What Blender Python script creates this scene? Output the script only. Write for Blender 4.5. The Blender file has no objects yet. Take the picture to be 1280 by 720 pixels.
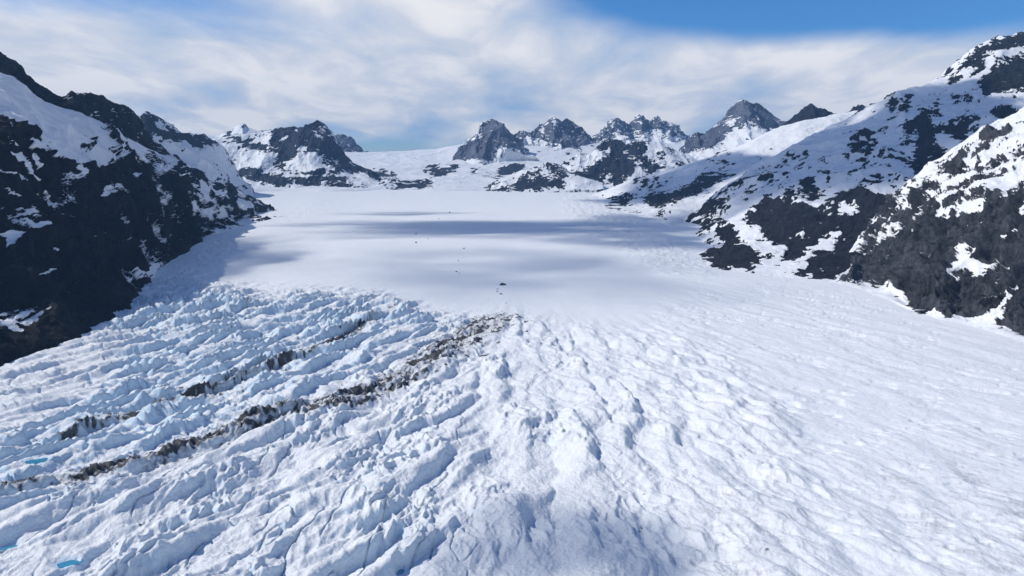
# Valley glacier between snowy mountains: everything is built here as world-space geometry.
import bpy, math, time
import numpy as np

T0 = time.time()
scene = bpy.context.scene
COL = scene.collection
R = math.radians

# ------------------------------------------------------------------ camera
F = 914.0                      # focal length in photo pixels (1280 wide)
H = 300.0                      # camera height above the near ice
HOR = 205.0                    # photo row of the true horizon
TH = math.atan((360 - HOR) / F)
CT, ST = math.cos(TH), math.sin(TH)


def at(px, py, Y):
    """world point seen at photo pixel (px,py) and standing at world depth Y"""
    u = (np.asarray(px, float) - 640) / F
    v = (360 - np.asarray(py, float)) / F
    d = Y / (CT + v * ST)
    return np.stack([u * d, Y + 0 * d, H - d * ST + v * d * CT], -1)


def project(P):
    x, y, z = P[..., 0], P[..., 1], P[..., 2] - H
    d = y * CT - z * ST
    up = y * ST + z * CT
    d = np.maximum(d, 1.0)
    return 640 + F * x / d, 360 - F * up / d


def G(y):
    t = np.clip((y - 900) / 5500, 0, 1.3)
    return 80 * t


def glY(px, py):
    """depth at which the pixel's ray meets the glacier surface"""
    v = (360 - np.asarray(py, float)) / F
    k = (ST - v * CT) / (CT + v * ST)          # drop per metre of depth
    y = H / np.maximum(k, 1e-3)
    for _ in range(30):
        y = 0.5 * y + 0.5 * (H - G(y)) / np.maximum(k, 1e-3)
    return y


# ------------------------------------------------------------------ noise
_rng = np.random.RandomState(7)
_perm = _rng.permutation(256).astype(np.int64)
_perm = np.concatenate([_perm, _perm, _perm])
_ga = _rng.rand(256) * 2 * np.pi
_gx, _gy = np.cos(_ga), np.sin(_ga)
_g3 = _rng.randn(256, 3)
_g3 /= np.linalg.norm(_g3, axis=1)[:, None]


def _fade(t):
    return t * t * t * (t * (t * 6 - 15) + 10)


def pn2(x, y, seed=0):
    x = x + seed * 17.31
    y = y - seed * 9.77
    xi = np.floor(x).astype(np.int64)
    yi = np.floor(y).astype(np.int64)
    xf, yf = x - xi, y - yi
    u, v = _fade(xf), _fade(yf)
    xi &= 255
    yi &= 255
    x1 = (xi + 1) & 255
    y1 = (yi + 1) & 255

    def g(a, b, dx, dy):
        h = _perm[_perm[a] + b]
        return _gx[h] * dx + _gy[h] * dy
    n00 = g(xi, yi, xf, yf)
    n10 = g(x1, yi, xf - 1, yf)
    n01 = g(xi, y1, xf, yf - 1)
    n11 = g(x1, y1, xf - 1, yf - 1)
    a = n00 + u * (n10 - n00)
    b = n01 + u * (n11 - n01)
    return (a + v * (b - a)) * 1.5


def pn3(x, y, z, seed=0):
    x = x + seed * 13.7
    y = y - seed * 5.3
    z = z + seed * 3.9
    xi = np.floor(x).astype(np.int64)
    yi = np.floor(y).astype(np.int64)
    zi = np.floor(z).astype(np.int64)
    xf, yf, zf = x - xi, y - yi, z - zi
    u, v, w = _fade(xf), _fade(yf), _fade(zf)
    xi &= 255
    yi &= 255
    zi &= 255
    out = 0
    for dx in (0, 1):
        for dy in (0, 1):
            for dz in (0, 1):
                h = _perm[_perm[_perm[(xi + dx) & 255] + ((yi + dy) & 255)] + ((zi + dz) & 255)]
                g = _g3[h]
                n = g[..., 0] * (xf - dx) + g[..., 1] * (yf - dy) + g[..., 2] * (zf - dz)
                out = out + n * (u if dx else 1 - u) * (v if dy else 1 - v) * (w if dz else 1 - w)
    return out * 1.5


def fbm3(P, lam, octs=5, seed=0, gain=0.5, st=(1, 1, 1)):
    a, s, f = 1.0, 0, 1.0 / lam
    for k in range(octs):
        s = s + a * pn3(P[..., 0] * f * st[0], P[..., 1] * f * st[1], P[..., 2] * f * st[2], seed + k)
        a *= gain
        f *= 2.03
    return s


def ridged3(P, lam, octs=5, seed=0, gain=0.5, st=(1, 1, 1)):
    a, s, f, w = 1.0, 0, 1.0 / lam, 1.0
    for k in range(octs):
        n = 1 - np.abs(pn3(P[..., 0] * f * st[0], P[..., 1] * f * st[1], P[..., 2] * f * st[2], seed + k)) * 1.7
        n = n * np.abs(n)
        s = s + a * n * w
        w = np.clip(n * 1.6, 0.15, 1)
        a *= gain
        f *= 2.07
    return s - 0.9


def fbm2(x, y, octs=4, seed=0, gain=0.5):
    a, s, f = 1.0, 0, 1.0
    for k in range(octs):
        s = s + a * pn2(x * f, y * f, seed + k)
        a *= gain
        f *= 2.03
    return s


def worley2(x, y, seed=0, jit=.85):
    """nearest / second-nearest feature distance, a random number and the offset for the nearest cell"""
    xi = np.floor(x).astype(np.int64)
    yi = np.floor(y).astype(np.int64)
    f1 = np.full(x.shape, 9.0)
    f2 = np.full(x.shape, 9.0)
    rid = np.zeros(x.shape)
    ox = np.zeros(x.shape)
    oy = np.zeros(x.shape)
    for dx in (-1, 0, 1):
        for dy in (-1, 0, 1):
            cx_, cy_ = xi + dx, yi + dy
            h = _perm[_perm[(cx_ + seed * 31) & 255] + (cy_ & 255)]
            h2 = _perm[h + 57]
            px_ = cx_ + .5 + (h / 255 - .5) * jit - x
            py_ = cy_ + .5 + (h2 / 255 - .5) * jit - y
            d = np.hypot(px_, py_)
            m = d < f1
            f2 = np.where(m, f1, np.minimum(f2, d))
            rid = np.where(m, _perm[h2 + 91] / 255, rid)
            ox = np.where(m, px_, ox)
            oy = np.where(m, py_, oy)
            f1 = np.where(m, d, f1)
    return f1, f2, rid, ox, oy


def sstep(a, b, x):
    t = np.clip((x - a) / (b - a), 0, 1)
    return t * t * (3 - 2 * t)


# ------------------------------------------------------------------ painted maps (colour of the ground: rock / snow / dirt)
PX0, PY0, PW, PH = -400, -200, 2100, 1250


def raster(polys, base=0.0, blur=1):
    A = np.full((PH, PW), float(base))
    for val, pts in polys:
        p = np.array(pts, float)
        x0, x1 = int(max(p[:, 0].min() - PX0 - 1, 0)), int(min(p[:, 0].max() - PX0 + 2, PW))
        y0, y1 = int(max(p[:, 1].min() - PY0 - 1, 0)), int(min(p[:, 1].max() - PY0 + 2, PH))
        if x1 <= x0 or y1 <= y0:
            continue
        X, Y = np.meshgrid(np.arange(x0, x1) + PX0, np.arange(y0, y1) + PY0)
        ins = np.zeros(X.shape, bool)
        for i in range(len(p)):
            ax, ay = p[i]
            bx, by = p[i - 1]
            if ay == by:
                continue
            c = ((ay > Y) != (by > Y)) & (X < (bx - ax) * (Y - ay) / (by - ay) + ax)
            ins ^= c
        A[y0:y1, x0:x1][ins] = val
    for _ in range(2):
        if blur >= 1:
            k = int(blur)
            for ax in (0, 1):
                c = np.cumsum(np.concatenate([np.repeat(np.take(A, [0], ax), k + 1, ax), A,
                                              np.repeat(np.take(A, [-1], ax), k, ax)], ax), ax)
                n = A.shape[ax]
                A = (np.take(c, range(2 * k + 1, 2 * k + 1 + n), ax) - np.take(c, range(0, n), ax)) / (2 * k + 1)
    return A


def sample(A, px, py):
    x = np.clip(px - PX0, 0, PW - 1.001)
    y = np.clip(py - PY0, 0, PH - 1.001)
    xi, yi = x.astype(int), y.astype(int)
    fx, fy = x - xi, y - yi
    return (A[yi, xi] * (1 - fx) * (1 - fy) + A[yi, xi + 1] * fx * (1 - fy)
            + A[yi + 1, xi] * (1 - fx) * fy + A[yi + 1, xi + 1] * fx * fy)


def cr(s, ox, oy, pts):
    """crop coordinates -> photo coordinates"""
    return [(x / s + ox, y / s + oy) for x, y in pts]


# ------------------------------------------------------------------ mesh helpers
def grid_mesh(name, P, mat, attrs=None, smooth=True, flip=False):
    nv, nu = P.shape[:2]
    me = bpy.data.meshes.new(name)
    n = nv * nu
    idx = np.arange(n).reshape(nv, nu)
    a, b, c, d = idx[:-1, :-1], idx[:-1, 1:], idx[1:, 1:], idx[1:, :-1]
    q = np.stack([a, b, c, d] if not flip else [a, d, c, b], -1).reshape(-1)
    nf = len(q) // 4
    me.vertices.add(n)
    me.vertices.foreach_set('co', P.reshape(-1).astype(np.float32))
    me.loops.add(nf * 4)
    me.loops.foreach_set('vertex_index', q.astype(np.int32))
    me.polygons.add(nf)
    me.polygons.foreach_set('loop_start', np.arange(0, nf * 4, 4, dtype=np.int32))
    me.polygons.foreach_set('loop_total', np.full(nf, 4, np.int32))
    me.polygons.foreach_set('use_smooth', np.full(nf, smooth, bool))
    me.update(calc_edges=True)
    for k, v in (attrs or {}).items():
        at_ = me.attributes.new(k, 'FLOAT', 'POINT')
        at_.data.foreach_set('value', v.reshape(-1).astype(np.float32))
    me.materials.append(mat)
    o = bpy.data.objects.new(name, me)
    COL.objects.link(o)
    return o


def normals(P):
    du = np.gradient(P, axis=1)
    dv = np.gradient(P, axis=0)
    N = np.cross(du, dv)
    N /= np.linalg.norm(N, axis=-1, keepdims=True) + 1e-9
    return np.where(N[..., 2:3] < 0, -N, N)


def tag(o, label, cat, group=None, kind=None):
    o['label'] = label
    o['category'] = cat
    if group:
        o['group'] = group
    if kind:
        o['kind'] = kind
    return o


def resample(row, n):
    """row: world points (k,3) with their pixel places -> n points, even in picture length"""
    P, q = row
    s = np.concatenate([[0], np.cumsum(np.hypot(*np.diff(q, axis=0).T) + 1e-3)])
    s /= s[-1]
    t = np.linspace(0, 1, n)
    return np.stack([np.interp(t, s, P[:, i]) for i in range(3)], -1)


def make_row(pts):
    """pts: (px,py,Y) with Y None = standing on the glacier"""
    P, q = [], []
    for px, py, Y in pts:
        y = float(glY(px, py)) if Y is None else Y
        P.append(at(px, py, y))
        q.append((px, py))
    return np.array(P), np.array(q)


def loft(rows, nu, counts, linear=()):
    """surface through the rows; counts = quads between successive rows"""
    K = np.array([resample(make_row(r) if not isinstance(r, tuple) else r, nu) for r in rows])
    m = len(K)
    # round the corners of the rows below the crest so that no folds run up the slope
    w = max(2, int(nu * .018))
    for i in range(max(m - 3, 0)):
        for _ in range(2):
            pad = np.concatenate([2 * K[i][:1] - K[i][w:0:-1], K[i], 2 * K[i][-1:] - K[i][-2:-w - 2:-1]])
            c = np.cumsum(np.concatenate([np.zeros((1, 3)), pad]), 0)
            K[i] = (c[2 * w + 1:] - c[:-(2 * w + 1)]) / (2 * w + 1)
    T = np.zeros_like(K)
    T[1:-1] = (K[2:] - K[:-2]) / 2
    T[0] = K[1] - K[0]
    T[-1] = K[-1] - K[-2]
    out, V = [], []
    for i in range(m - 1):
        n = counts[i]
        t = np.linspace(0, 1, n + 1)[:(n + 1 if i == m - 2 else n), None, None]
        h = (2 * t**3 - 3 * t**2 + 1) * K[i] + (t**3 - 2 * t**2 + t) * T[i] * .7 + (-2 * t**3 + 3 * t**2) * K[i + 1] + (t**3 - t**2) * T[i + 1] * .7
        if i in linear:
            h = K[i] * (1 - t) + K[i + 1] * t
        out.append(h)
        V.append(i + t[:, 0, 0])
    return np.concatenate(out), np.concatenate(V)


# ------------------------------------------------------------------ materials
def new_mat(name):
    m = bpy.data.materials.new(name)
    m.use_nodes = True
    nt = m.node_tree
    nt.nodes.clear()
    return m, nt, nt.nodes, nt.links


def node(N, t, **kw):
    n = N.new(t)
    for k, v in kw.items():
        setattr(n, k, v)
    return n


def mathn(N, L, op, a, b=None, clamp=False):
    n = N.new('ShaderNodeMath')
    n.operation = op
    n.use_clamp = clamp
    for i, v in enumerate((a, b)):
        if v is None:
            continue
        if isinstance(v, (int, float)):
            n.inputs[i].default_value = v
        else:
            L.new(v, n.inputs[i])
    return n.outputs[0]


def noisen(N, L, vec, scale, detail=4, rough=.55, dist=0.0, stretch=None):
    if stretch:
        mp = N.new('ShaderNodeMapping')
        mp.inputs['Scale'].default_value = stretch
        L.new(vec, mp.inputs[0])
        vec = mp.outputs[0]
    n = N.new('ShaderNodeTexNoise')
    n.inputs['Scale'].default_value = scale
    n.inputs['Detail'].default_value = detail
    n.inputs['Roughness'].default_value = rough
    n.inputs['Distortion'].default_value = dist
    L.new(vec, n.inputs['Vector'])
    return n.outputs['Fac']


def ramp(N, L, fac, stops):
    n = N.new('ShaderNodeValToRGB')
    e = n.color_ramp.elements
    e[0].position, e[0].color = stops[0][0], (*stops[0][1], 1)
    e[1].position, e[1].color = stops[-1][0], (*stops[-1][1], 1)
    for p, c in stops[1:-1]:
        k = e.new(p)
        k.color = (*c, 1)
    L.new(fac, n.inputs[0])
    return n.outputs[0]


def maprange(N, L, v, a, b, c=0.0, d=1.0, smooth=True):
    n = N.new('ShaderNodeMapRange')
    n.interpolation_type = 'SMOOTHSTEP' if smooth else 'LINEAR'
    for i, x in zip((1, 2, 3, 4), (a, b, c, d)):
        n.inputs[i].default_value = x
    L.new(v, n.inputs[0])
    return n.outputs[0]


def mixc(N, L, f, a, b):
    n = N.new('ShaderNodeMix')
    n.data_type = 'RGBA'
    for s, v in ((0, f), (6, a), (7, b)):
        if isinstance(v, (int, float)):
            n.inputs[s].default_value = v
        elif isinstance(v, tuple):
            n.inputs[s].default_value = (*v, 1)
        else:
            L.new(v, n.inputs[s])
    return n.outputs[2]


def attr(N, name):
    n = N.new('ShaderNodeAttribute')
    n.attribute_name = name
    return n.outputs['Fac']


SNOW = (0.80, 0.825, 0.85)


def mountain_mat(name, rock_dark, rock_light, unit, edge=.30, snow=SNOW, bump=1.0, tint=None, soft=.03):
    """unit: size in metres of the finest rock detail worth showing"""
    m, nt, N, L = new_mat(name)
    tc = N.new('ShaderNodeTexCoord').outputs['Object']
    f1 = noisen(N, L, tc, 1 / (unit * 4), 6, .7)
    f2 = noisen(N, L, tc, 1 / (unit * 30), 5, .6, .4)
    f3 = noisen(N, L, tc, 1 / (unit * 9), 5, .6, 0.0, (1, 1, .35))
    r = attr(N, 'rock')
    e = mathn(N, L, 'MULTIPLY', mathn(N, L, 'SUBTRACT', f1, .5), edge * 2)
    rr = mathn(N, L, 'ADD', r, e)
    mask = maprange(N, L, rr, .5 - soft, .5 + soft)
    cm = mathn(N, L, 'ADD', mathn(N, L, 'MULTIPLY', f3, .5), mathn(N, L, 'ADD', mathn(N, L, 'MULTIPLY', f2, .3), mathn(N, L, 'MULTIPLY', f1, .2)))
    rc = ramp(N, L, cm, [(.36, rock_dark), (.5, tuple((a * .6 + b * .4) for a, b in zip(rock_dark, rock_light))), (.66, rock_light)])
    if tint:
        rc = mixc(N, L, maprange(N, L, f2, .55, .72, 0, .8), rc, tint)
    sc = mixc(N, L, maprange(N, L, f2, .4, .75), snow, tuple(c * .95 for c in snow))
    c = mixc(N, L, mask, sc, rc)
    b = N.new('ShaderNodeBsdfPrincipled')
    L.new(c, b.inputs['Base Color'])
    L.new(mathn(N, L, 'ADD', mathn(N, L, 'MULTIPLY', mask, .25), .6), b.inputs['Roughness'])
    b.inputs['Specular IOR Level'].default_value = .25
    hb = noisen(N, L, tc, 1 / (unit * 6), 8, .68, .3, (1, 1, .5))
    hs = noisen(N, L, tc, 1 / (unit * 14), 5, .55)
    hh = mathn(N, L, 'ADD', mathn(N, L, 'MULTIPLY', mathn(N, L, 'MULTIPLY', hb, mask), 7 * unit * bump),
               mathn(N, L, 'MULTIPLY', hs, 2.2 * unit * bump))
    hh = mathn(N, L, 'SUBTRACT', hh, mathn(N, L, 'MULTIPLY', mask, unit * .8))
    bp = N.new('ShaderNodeBump')
    bp.inputs['Distance'].default_value = 1
    bp.inputs['Strength'].default_value = 1
    L.new(hh, bp.inputs['Height'])
    L.new(bp.outputs[0], b.inputs['Normal'])
    o = N.new('ShaderNodeOutputMaterial')
    L.new(b.outputs[0], o.inputs[0])
    return m


# ------------------------------------------------------------------ mountains
def mountain(name, label, rows, nu, counts, mat, polys, base, amp, lam, seed, rockn=(40, .5), st=(1, 1, .5), blur=1,
             ribs=0.0, riblam=300, nst=(1, 1, 1), crest=None, env_low=0.15, ridge_row=None, jag=0.0, hid=.45, cat='mountain', rough=.35, tilt=0, linear=(), warp=3.2, topk=.65, slope=.9, foot0=(0, .35), fine=0.0):
    """rows from the foot up to the crest and down behind it; polys = painted rock density"""
    P, V = loft(rows, nu, counts, linear)
    px, py = project(P)
    A = raster(polys, base, blur)
    wl = rockn[0] * .55
    D = sample(A, px + warp * 2.2 * fbm3(P, wl, 4, seed + 61, .6, nst), py + warp * 1.6 * fbm3(P + 977.0, wl, 4, seed + 62, .6, nst))
    rr = ridge_row if ridge_row is not None else len(rows) - 2
    # behind the crest nothing is painted: use a mean density
    back = sstep(rr + .02, rr + .12, V)[:, None]
    D = np.minimum(D, .92) * (1 - back) + hid * back
    ct_, st_ = math.cos(R(tilt)), math.sin(R(tilt))
    Pt = np.stack([P[..., 0] * ct_ + P[..., 2] * st_, P[..., 1], -P[..., 0] * st_ + P[..., 2] * ct_], -1)
    n = fbm3(Pt, rockn[0], 5, seed + 50, .68, nst)
    rock = D + 1.75 * rockn[1] * n * (0.42 + 0.58 * (1 - np.abs(2 * np.clip(D, 0, 1) - 1)))
    N = normals(P)
    foot = sstep(foot0[0], foot0[1], V)[:, None] * (1 - env_low) + env_low
    top = 1 - topk * np.exp(-((V - rr) / .10) ** 2)[:, None]
    ue = np.linspace(0, 1, P.shape[1])
    ue = np.minimum(ue, 1 - ue)
    env = foot * top * (.15 + .85 * sstep(0, .07, ue))[None, :]
    rk = sstep(.3, .7, rock)
    d = ridged3(P, lam, 6, seed, .5, st) * amp * (.55 + .45 * rk)
    d = d + rk * fbm3(P, lam * .16, 5, seed + 9, .6, (1, 1, .6)) * amp * rough
    d = d - (1 - rk) * .02 * amp
    if fine:
        d = d + rk * fine * (ridged3(P, 26, 4, seed + 71, .55, (1, 1, .3)) + .6 * ridged3(P, 60, 3, seed + 72, .5, (1, 1, .28)))
    Q = P + N * (d * env)[..., None]
    Q[..., 2] -= 45 * (1 - sstep(0, .12, V))[:, None]
    if ribs:
        r = ridged3(P, riblam, 4, seed + 21, .5, (1, .35, .22)) * ribs
        Q[..., 1] -= r * env
        Q[..., 0] += .3 * r * env
    if jag:
        j = ridged3(P * np.array([1, .1, 0]), lam * .3, 5, seed + 33, .55) * jag
        Q[..., 2] += j * np.exp(-((V - rr) / .22) ** 2)[:, None]
    # bare rock shows on steps and ribs, snow keeps to ledges and gullies
    N2 = normals(Q)
    dv = np.clip(slope * (N[..., 2] - N2[..., 2]), -.32, .32) - .03 + .16 * np.clip(d / amp, -1, 1)
    rock = rock + dv * (D > -.2)
    ue = np.linspace(0, 1, Q.shape[1])
    ue = np.minimum(ue, 1 - ue)
    Q[..., 2] -= 70 * (1 - sstep(0, .02, ue))[None, :]
    o = grid_mesh(name, Q, mat, {'rock': rock})
    tag(o, label, cat, kind='structure')
    return o


def back_rows(ridge, drop, dy, dx=0):
    """two rows behind a ridge row, going down"""
    P, q = make_row(ridge)
    out = []
    for f in (.45, 1.0):
        B = P.copy()
        B[:, 1] += dy * f
        B[:, 0] += dx * f
        B[:, 2] = np.minimum(B[:, 2] - drop * f * 1.0, B[:, 2] - 20)
        out.append((B, q))
    return out


def sink(row, dz, dy=0, dx=0):
    P, q = make_row(row)
    P = P.copy()
    P[:, 2] -= dz
    P[:, 1] += dy
    P[:, 0] += dx
    return (P, q)


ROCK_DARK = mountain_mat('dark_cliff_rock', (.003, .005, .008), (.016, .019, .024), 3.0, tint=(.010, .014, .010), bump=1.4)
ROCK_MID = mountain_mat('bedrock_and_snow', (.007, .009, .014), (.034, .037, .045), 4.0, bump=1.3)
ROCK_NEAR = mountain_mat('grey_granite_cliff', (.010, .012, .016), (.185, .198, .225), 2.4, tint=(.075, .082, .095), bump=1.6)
ROCK_HAZED = mountain_mat('hazed_peak_rock', (.065, .082, .13), (.26, .29, .37), 7.0, edge=.36, soft=.07, bump=1.3)  # rock colour paled and blued: part of the distance haze is painted in
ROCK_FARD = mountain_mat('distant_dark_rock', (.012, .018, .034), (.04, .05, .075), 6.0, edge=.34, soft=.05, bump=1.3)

# ---- left mountain
mL1 = [(-420, 640, None), (-250, 560, None), (-120, 502, None), (0, 457, None), (60, 435, None), (110, 416, None), (150, 398, None), (178, 372, None),
       (188, 347, None), (215, 325, None), (240, 312, None), (252, 300, None), (270, 292, None), (303, 283, None), (347, 271, None), (376, 268, None)]
mid1 = [(-420, 230, 1000), (-250, 200, 1200), (0, 172, 1550), (60, 190, 1700), (110, 208, 1850), (150, 215, 2150), (200, 220, 2600), (250, 244, 3100), (300, 262, 3600), (347, 267, 4150), (376, 267, 4300)]
low1 = [(-420, 440, 820), (-250, 380, 980), (0, 300, 1340), (60, 300, 1450), (110, 300, 1600), (150, 300, 1750), (200, 270, 2300), (245, 270, 2850), (300, 272, 3500), (347, 269, 4100), (376, 268, 4250)]
rid1 = [(-420, -150, 1500), (-250, -55, 1650), (-100, 32, 1800), (0, 92, 2000), (60, 126, 2200), (110, 149, 2450), (170, 176, 2850), (215, 199, 3200), (260, 226, 3700), (310, 248, 4100), (345, 260, 4400), (376, 267, 4500)]
K36 = lambda p: cr(3.6, 0, 60, p)
K34 = lambda p: cr(3.43, 0, 250, p)
K42 = lambda p: cr(4.235, 160, 120, p)
pL1 = [
    (.16, [(-400, -100), (0, 92), (215, 200), (345, 264), (200, 320), (-400, 300)]),
    (.04, [(-400, -150), (0, 85), (40, 118), (70, 140), (30, 150), (0, 140), (-400, 60)]),
    (1.1, [(-420, 0), (-200, 80), (0, 145), (17, 157), (36, 164), (80, 189), (97, 200), (111, 203), (139, 207), (150, 201), (172, 196), (195, 205), (205, 217), (235, 222),
           (250, 240), (240, 255), (250, 275), (262, 290), (262, 296), (252, 305), (240, 318), (215, 330), (192, 348), (182, 374), (150, 402), (110, 420), (60, 440), (0, 462), (-420, 700)]),
    (.50, [(191, 186), (240, 198), (280, 218), (304, 240), (345, 262), (345, 272), (300, 284), (262, 292), (240, 255), (235, 222), (200, 215)]),
    (1.0, K42([(245, 325), (340, 335), (430, 405), (520, 425), (590, 490), (560, 500), (480, 480), (400, 450), (340, 420), (260, 380)])),
    (1.0, K42([(565, 600), (640, 605), (660, 630), (590, 640)])),
    (1.0, K42([(710, 620), (770, 640), (760, 665), (715, 660)])),
    (1.0, K36([(510, 385), (540, 410), (600, 490), (570, 490), (545, 440)])),
    (1.0, K36([(405, 395), (440, 392), (455, 408), (420, 415)])),
    (.1, K42([(340, 425), (420, 450), (500, 500), (540, 545), (470, 530), (380, 480)])),
    (.08, K36([(130, 390), (220, 420), (300, 470), (260, 480), (180, 440)])),
    (.0, K36([(0, 405), (60, 425), (75, 440), (10, 425)])),
    (.0, K36([(140, 465), (230, 515), (180, 520), (150, 490)])),
    (.0, K36([(0, 445), (80, 480), (160, 530), (225, 585), (190, 578), (100, 520), (0, 480)])),
    (.05, K36([(0, 520), (90, 570), (150, 615), (100, 600), (0, 545)])),
    (.0, K36([(10, 600), (90, 630), (122, 672), (90, 665), (50, 630)])),
    (.0, K36([(188, 592), (235, 635), (275, 680), (240, 650)])),
    (.0, K36([(365, 520), (400, 545), (395, 570), (370, 550)])),
    (.0, K36([(565, 545), (648, 570), (610, 585)])),
    (.15, K36([(455, 655), (490, 625), (520, 655), (480, 682)])),
    (.1, K36([(500, 615), (540, 600), (520, 625)])),
    (.0, K34([(0, 135), (60, 120), (125, 145), (60, 180), (0, 255)])),
    (.0, K34([(145, 110), (215, 97), (238, 108), (180, 130)])),
    (.1, K34([(235, 170), (288, 205), (265, 215)])),
    (.0, K34([(138, 330), (210, 285), (262, 280), (160, 334)])),
    (.0, K34([(70, 500), (112, 462), (147, 482), (90, 495)])),
    (.0, K34([(0, 505), (40, 525), (112, 570), (70, 565), (0, 535)])),
    (.0, K34([(103, 543), (183, 562), (130, 553)])),
    (.1, K34([(175, 412), (200, 396), (190, 412)])),
    (.0, K34([(527, 310), (575, 345), (545, 335)])),
    (.1, K34([(390, 310), (420, 305), (405, 315)])),
    (.0, K34([(570, 290), (612, 320), (640, 290), (630, 262), (686, 262), (686, 330), (600, 330)])),
]
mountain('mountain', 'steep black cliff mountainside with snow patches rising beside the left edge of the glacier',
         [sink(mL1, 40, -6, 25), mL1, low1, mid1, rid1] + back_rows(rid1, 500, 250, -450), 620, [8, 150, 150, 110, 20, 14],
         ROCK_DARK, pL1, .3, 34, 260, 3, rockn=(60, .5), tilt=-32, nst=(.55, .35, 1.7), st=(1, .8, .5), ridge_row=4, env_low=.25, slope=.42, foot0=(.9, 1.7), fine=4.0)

# ---- dark ridge behind it
rid2 = [(-400, -230, 3000), (-150, -20, 2700), (0, 68, 2700), (14, 77, 2700), (31, 91, 2720), (50, 106, 2750), (72, 119, 2800), (83, 121, 2830), (103, 117, 2900), (119, 118, 2950),
        (133, 124, 3050), (156, 133, 3150), (167, 141, 3250), (178, 155, 3350), (190, 172, 3450), (210, 190, 3600), (240, 215, 3800)]
ft2 = [(-400, -60, 2600), (-150, 60, 2400), (0, 130, 2400), (50, 155, 2500), (103, 175, 2650), (156, 200, 2950), (190, 215, 3250), (240, 240, 3550)]
pL2 = [(.0, K36([(445, 290), (465, 285), (466, 293)])), (.0, K36([(495, 275), (510, 280), (505, 290)])), (.0, K36([(512, 310), (527, 315), (520, 325)])),
       (.0, K36([(620, 372), (645, 385), (630, 390)])), (.05, K36([(290, 221), (370, 203), (450, 211), (370, 215), (300, 226)])),
       (.0, K36([(335, 265), (352, 272), (340, 278)]))]
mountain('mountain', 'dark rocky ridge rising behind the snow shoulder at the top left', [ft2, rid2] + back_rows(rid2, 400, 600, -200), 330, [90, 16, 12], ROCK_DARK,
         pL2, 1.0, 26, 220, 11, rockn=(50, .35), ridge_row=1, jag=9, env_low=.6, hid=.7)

# ---- jagged ridge with snow slope further up the left side
rid3 = [(120, 150, 5000), (165, 158, 5000), (176, 147, 5000), (182, 142, 5000), (195, 147, 5050), (207, 153, 5100), (221, 164, 5150), (238, 167, 5250), (254, 170, 5350), (266, 174, 5450),
        (276, 181, 5550), (284, 197, 5600), (293, 211, 5600), (304, 225, 5600), (318, 237, 5650)]
ft3 = [(120, 250, 4300), (180, 255, 4400), (230, 262, 4500), (280, 262, 4700), (310, 252, 5200), (320, 240, 5600)]
pL3 = [(.12, [(100, 100), (330, 100), (330, 300), (100, 300)]),
       (1.0, K42([(60, 120), (95, 90), (150, 110), (270, 185), (330, 195), (400, 205), (455, 228), (490, 258), (430, 262), (350, 265), (280, 240), (220, 245), (160, 210), (130, 190), (150, 280), (60, 220)])),
       (.1, K42([(150, 130), (180, 140), (200, 190), (175, 190)])), (.3, K42([(200, 160), (250, 190), (230, 190)])),
       (.7, K42([(490, 430), (560, 470), (640, 500), (600, 505), (510, 480)]))]
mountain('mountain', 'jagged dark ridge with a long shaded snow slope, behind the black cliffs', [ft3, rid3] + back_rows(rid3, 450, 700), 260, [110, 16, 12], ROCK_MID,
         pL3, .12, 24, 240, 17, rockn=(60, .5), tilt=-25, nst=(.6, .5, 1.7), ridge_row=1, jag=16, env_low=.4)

# ---- far peaks
FY = lambda py: 6350 + (238 - py) / 50 * 3200      # depth of the upper snowfield seen at row py


def base_row(pts, extra=4):
    return [(px, py + extra, FY(py) - 60) for px, py in pts]


K626 = lambda p: cr(6.26, 300, 130, p)
K413 = lambda p: cr(4.129, 250, 120, p)
K582 = lambda p: cr(5.818, 560, 130, p)
K356 = lambda p: cr(3.556, 740, 110, p)
K277 = lambda p: cr(2.769, 740, 100, p)


def ry(pts, Y):
    if callable(Y):
        return [(x, y, Y(x)) for x, y in pts]
    return [(x, y, Y) for x, y in pts]


# upper snowfield (one sheet under all far peaks)
icf = [(-60, 236, 6150), (200, 238, 6150), (300, 236, 5900), (360, 240, 6100), (420, 238, 5950), (480, 241, 6250), (560, 238, 6050), (640, 241, 6250), (700, 239, 6000), (760, 242, 6000), (900, 244, 5900), (1150, 244, 5900)]
ic1 = [(-60, 215, 7500), (200, 215, 7500), (400, 217, 7500), (640, 216, 7600), (900, 213, 7500), (1150, 213, 7500)]
ic2 = [(-60, 190, 9300), (200, 192, 9300), (380, 190, 9300), (455, 190, 9450), (500, 189, 9500), (545, 186, 9500), (578, 180, 9400), (640, 178, 9300), (900, 180, 9300), (1150, 180, 9300)]
pIC = [(.08, [(-400, 100), (1500, 100), (1500, 300), (-400, 300)]),
       (.95, K413([(850, 390), (930, 385), (1010, 395), (990, 440), (930, 450), (900, 440)])),
       (1.0, K413([(985, 455), (1030, 440), (1190, 432), (1212, 455), (1150, 475), (990, 480)])),
       (1.0, K413([(1145, 378), (1200, 355), (1290, 362), (1290, 402), (1210, 410)])),
       (1.0, K582([(-10, 470), (60, 430), (60, 470), (0, 505), (-10, 505)])),
       (1.0, K582([(390, 450), (460, 440), (580, 430), (580, 470), (480, 510), (400, 520), (350, 500)])),
       (1.0, K582([(140, 505), (190, 470), (260, 460), (180, 515)])), (.65, K582([(230, 520), (300, 490), (390, 520), (390, 545), (300, 530)]))]
o = mountain('snowfield', 'broad white upper snowfield rising to the gap between the far peaks', [icf, ic1, ic2] + back_rows(ic2, 300, 2500), 700, [70, 70, 8, 6], ROCK_FARD, pIC, .05, 22, 500, 23,
             rockn=(130, .4), ridge_row=2, hid=.1, env_low=.1, cat='snowfield')

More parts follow.
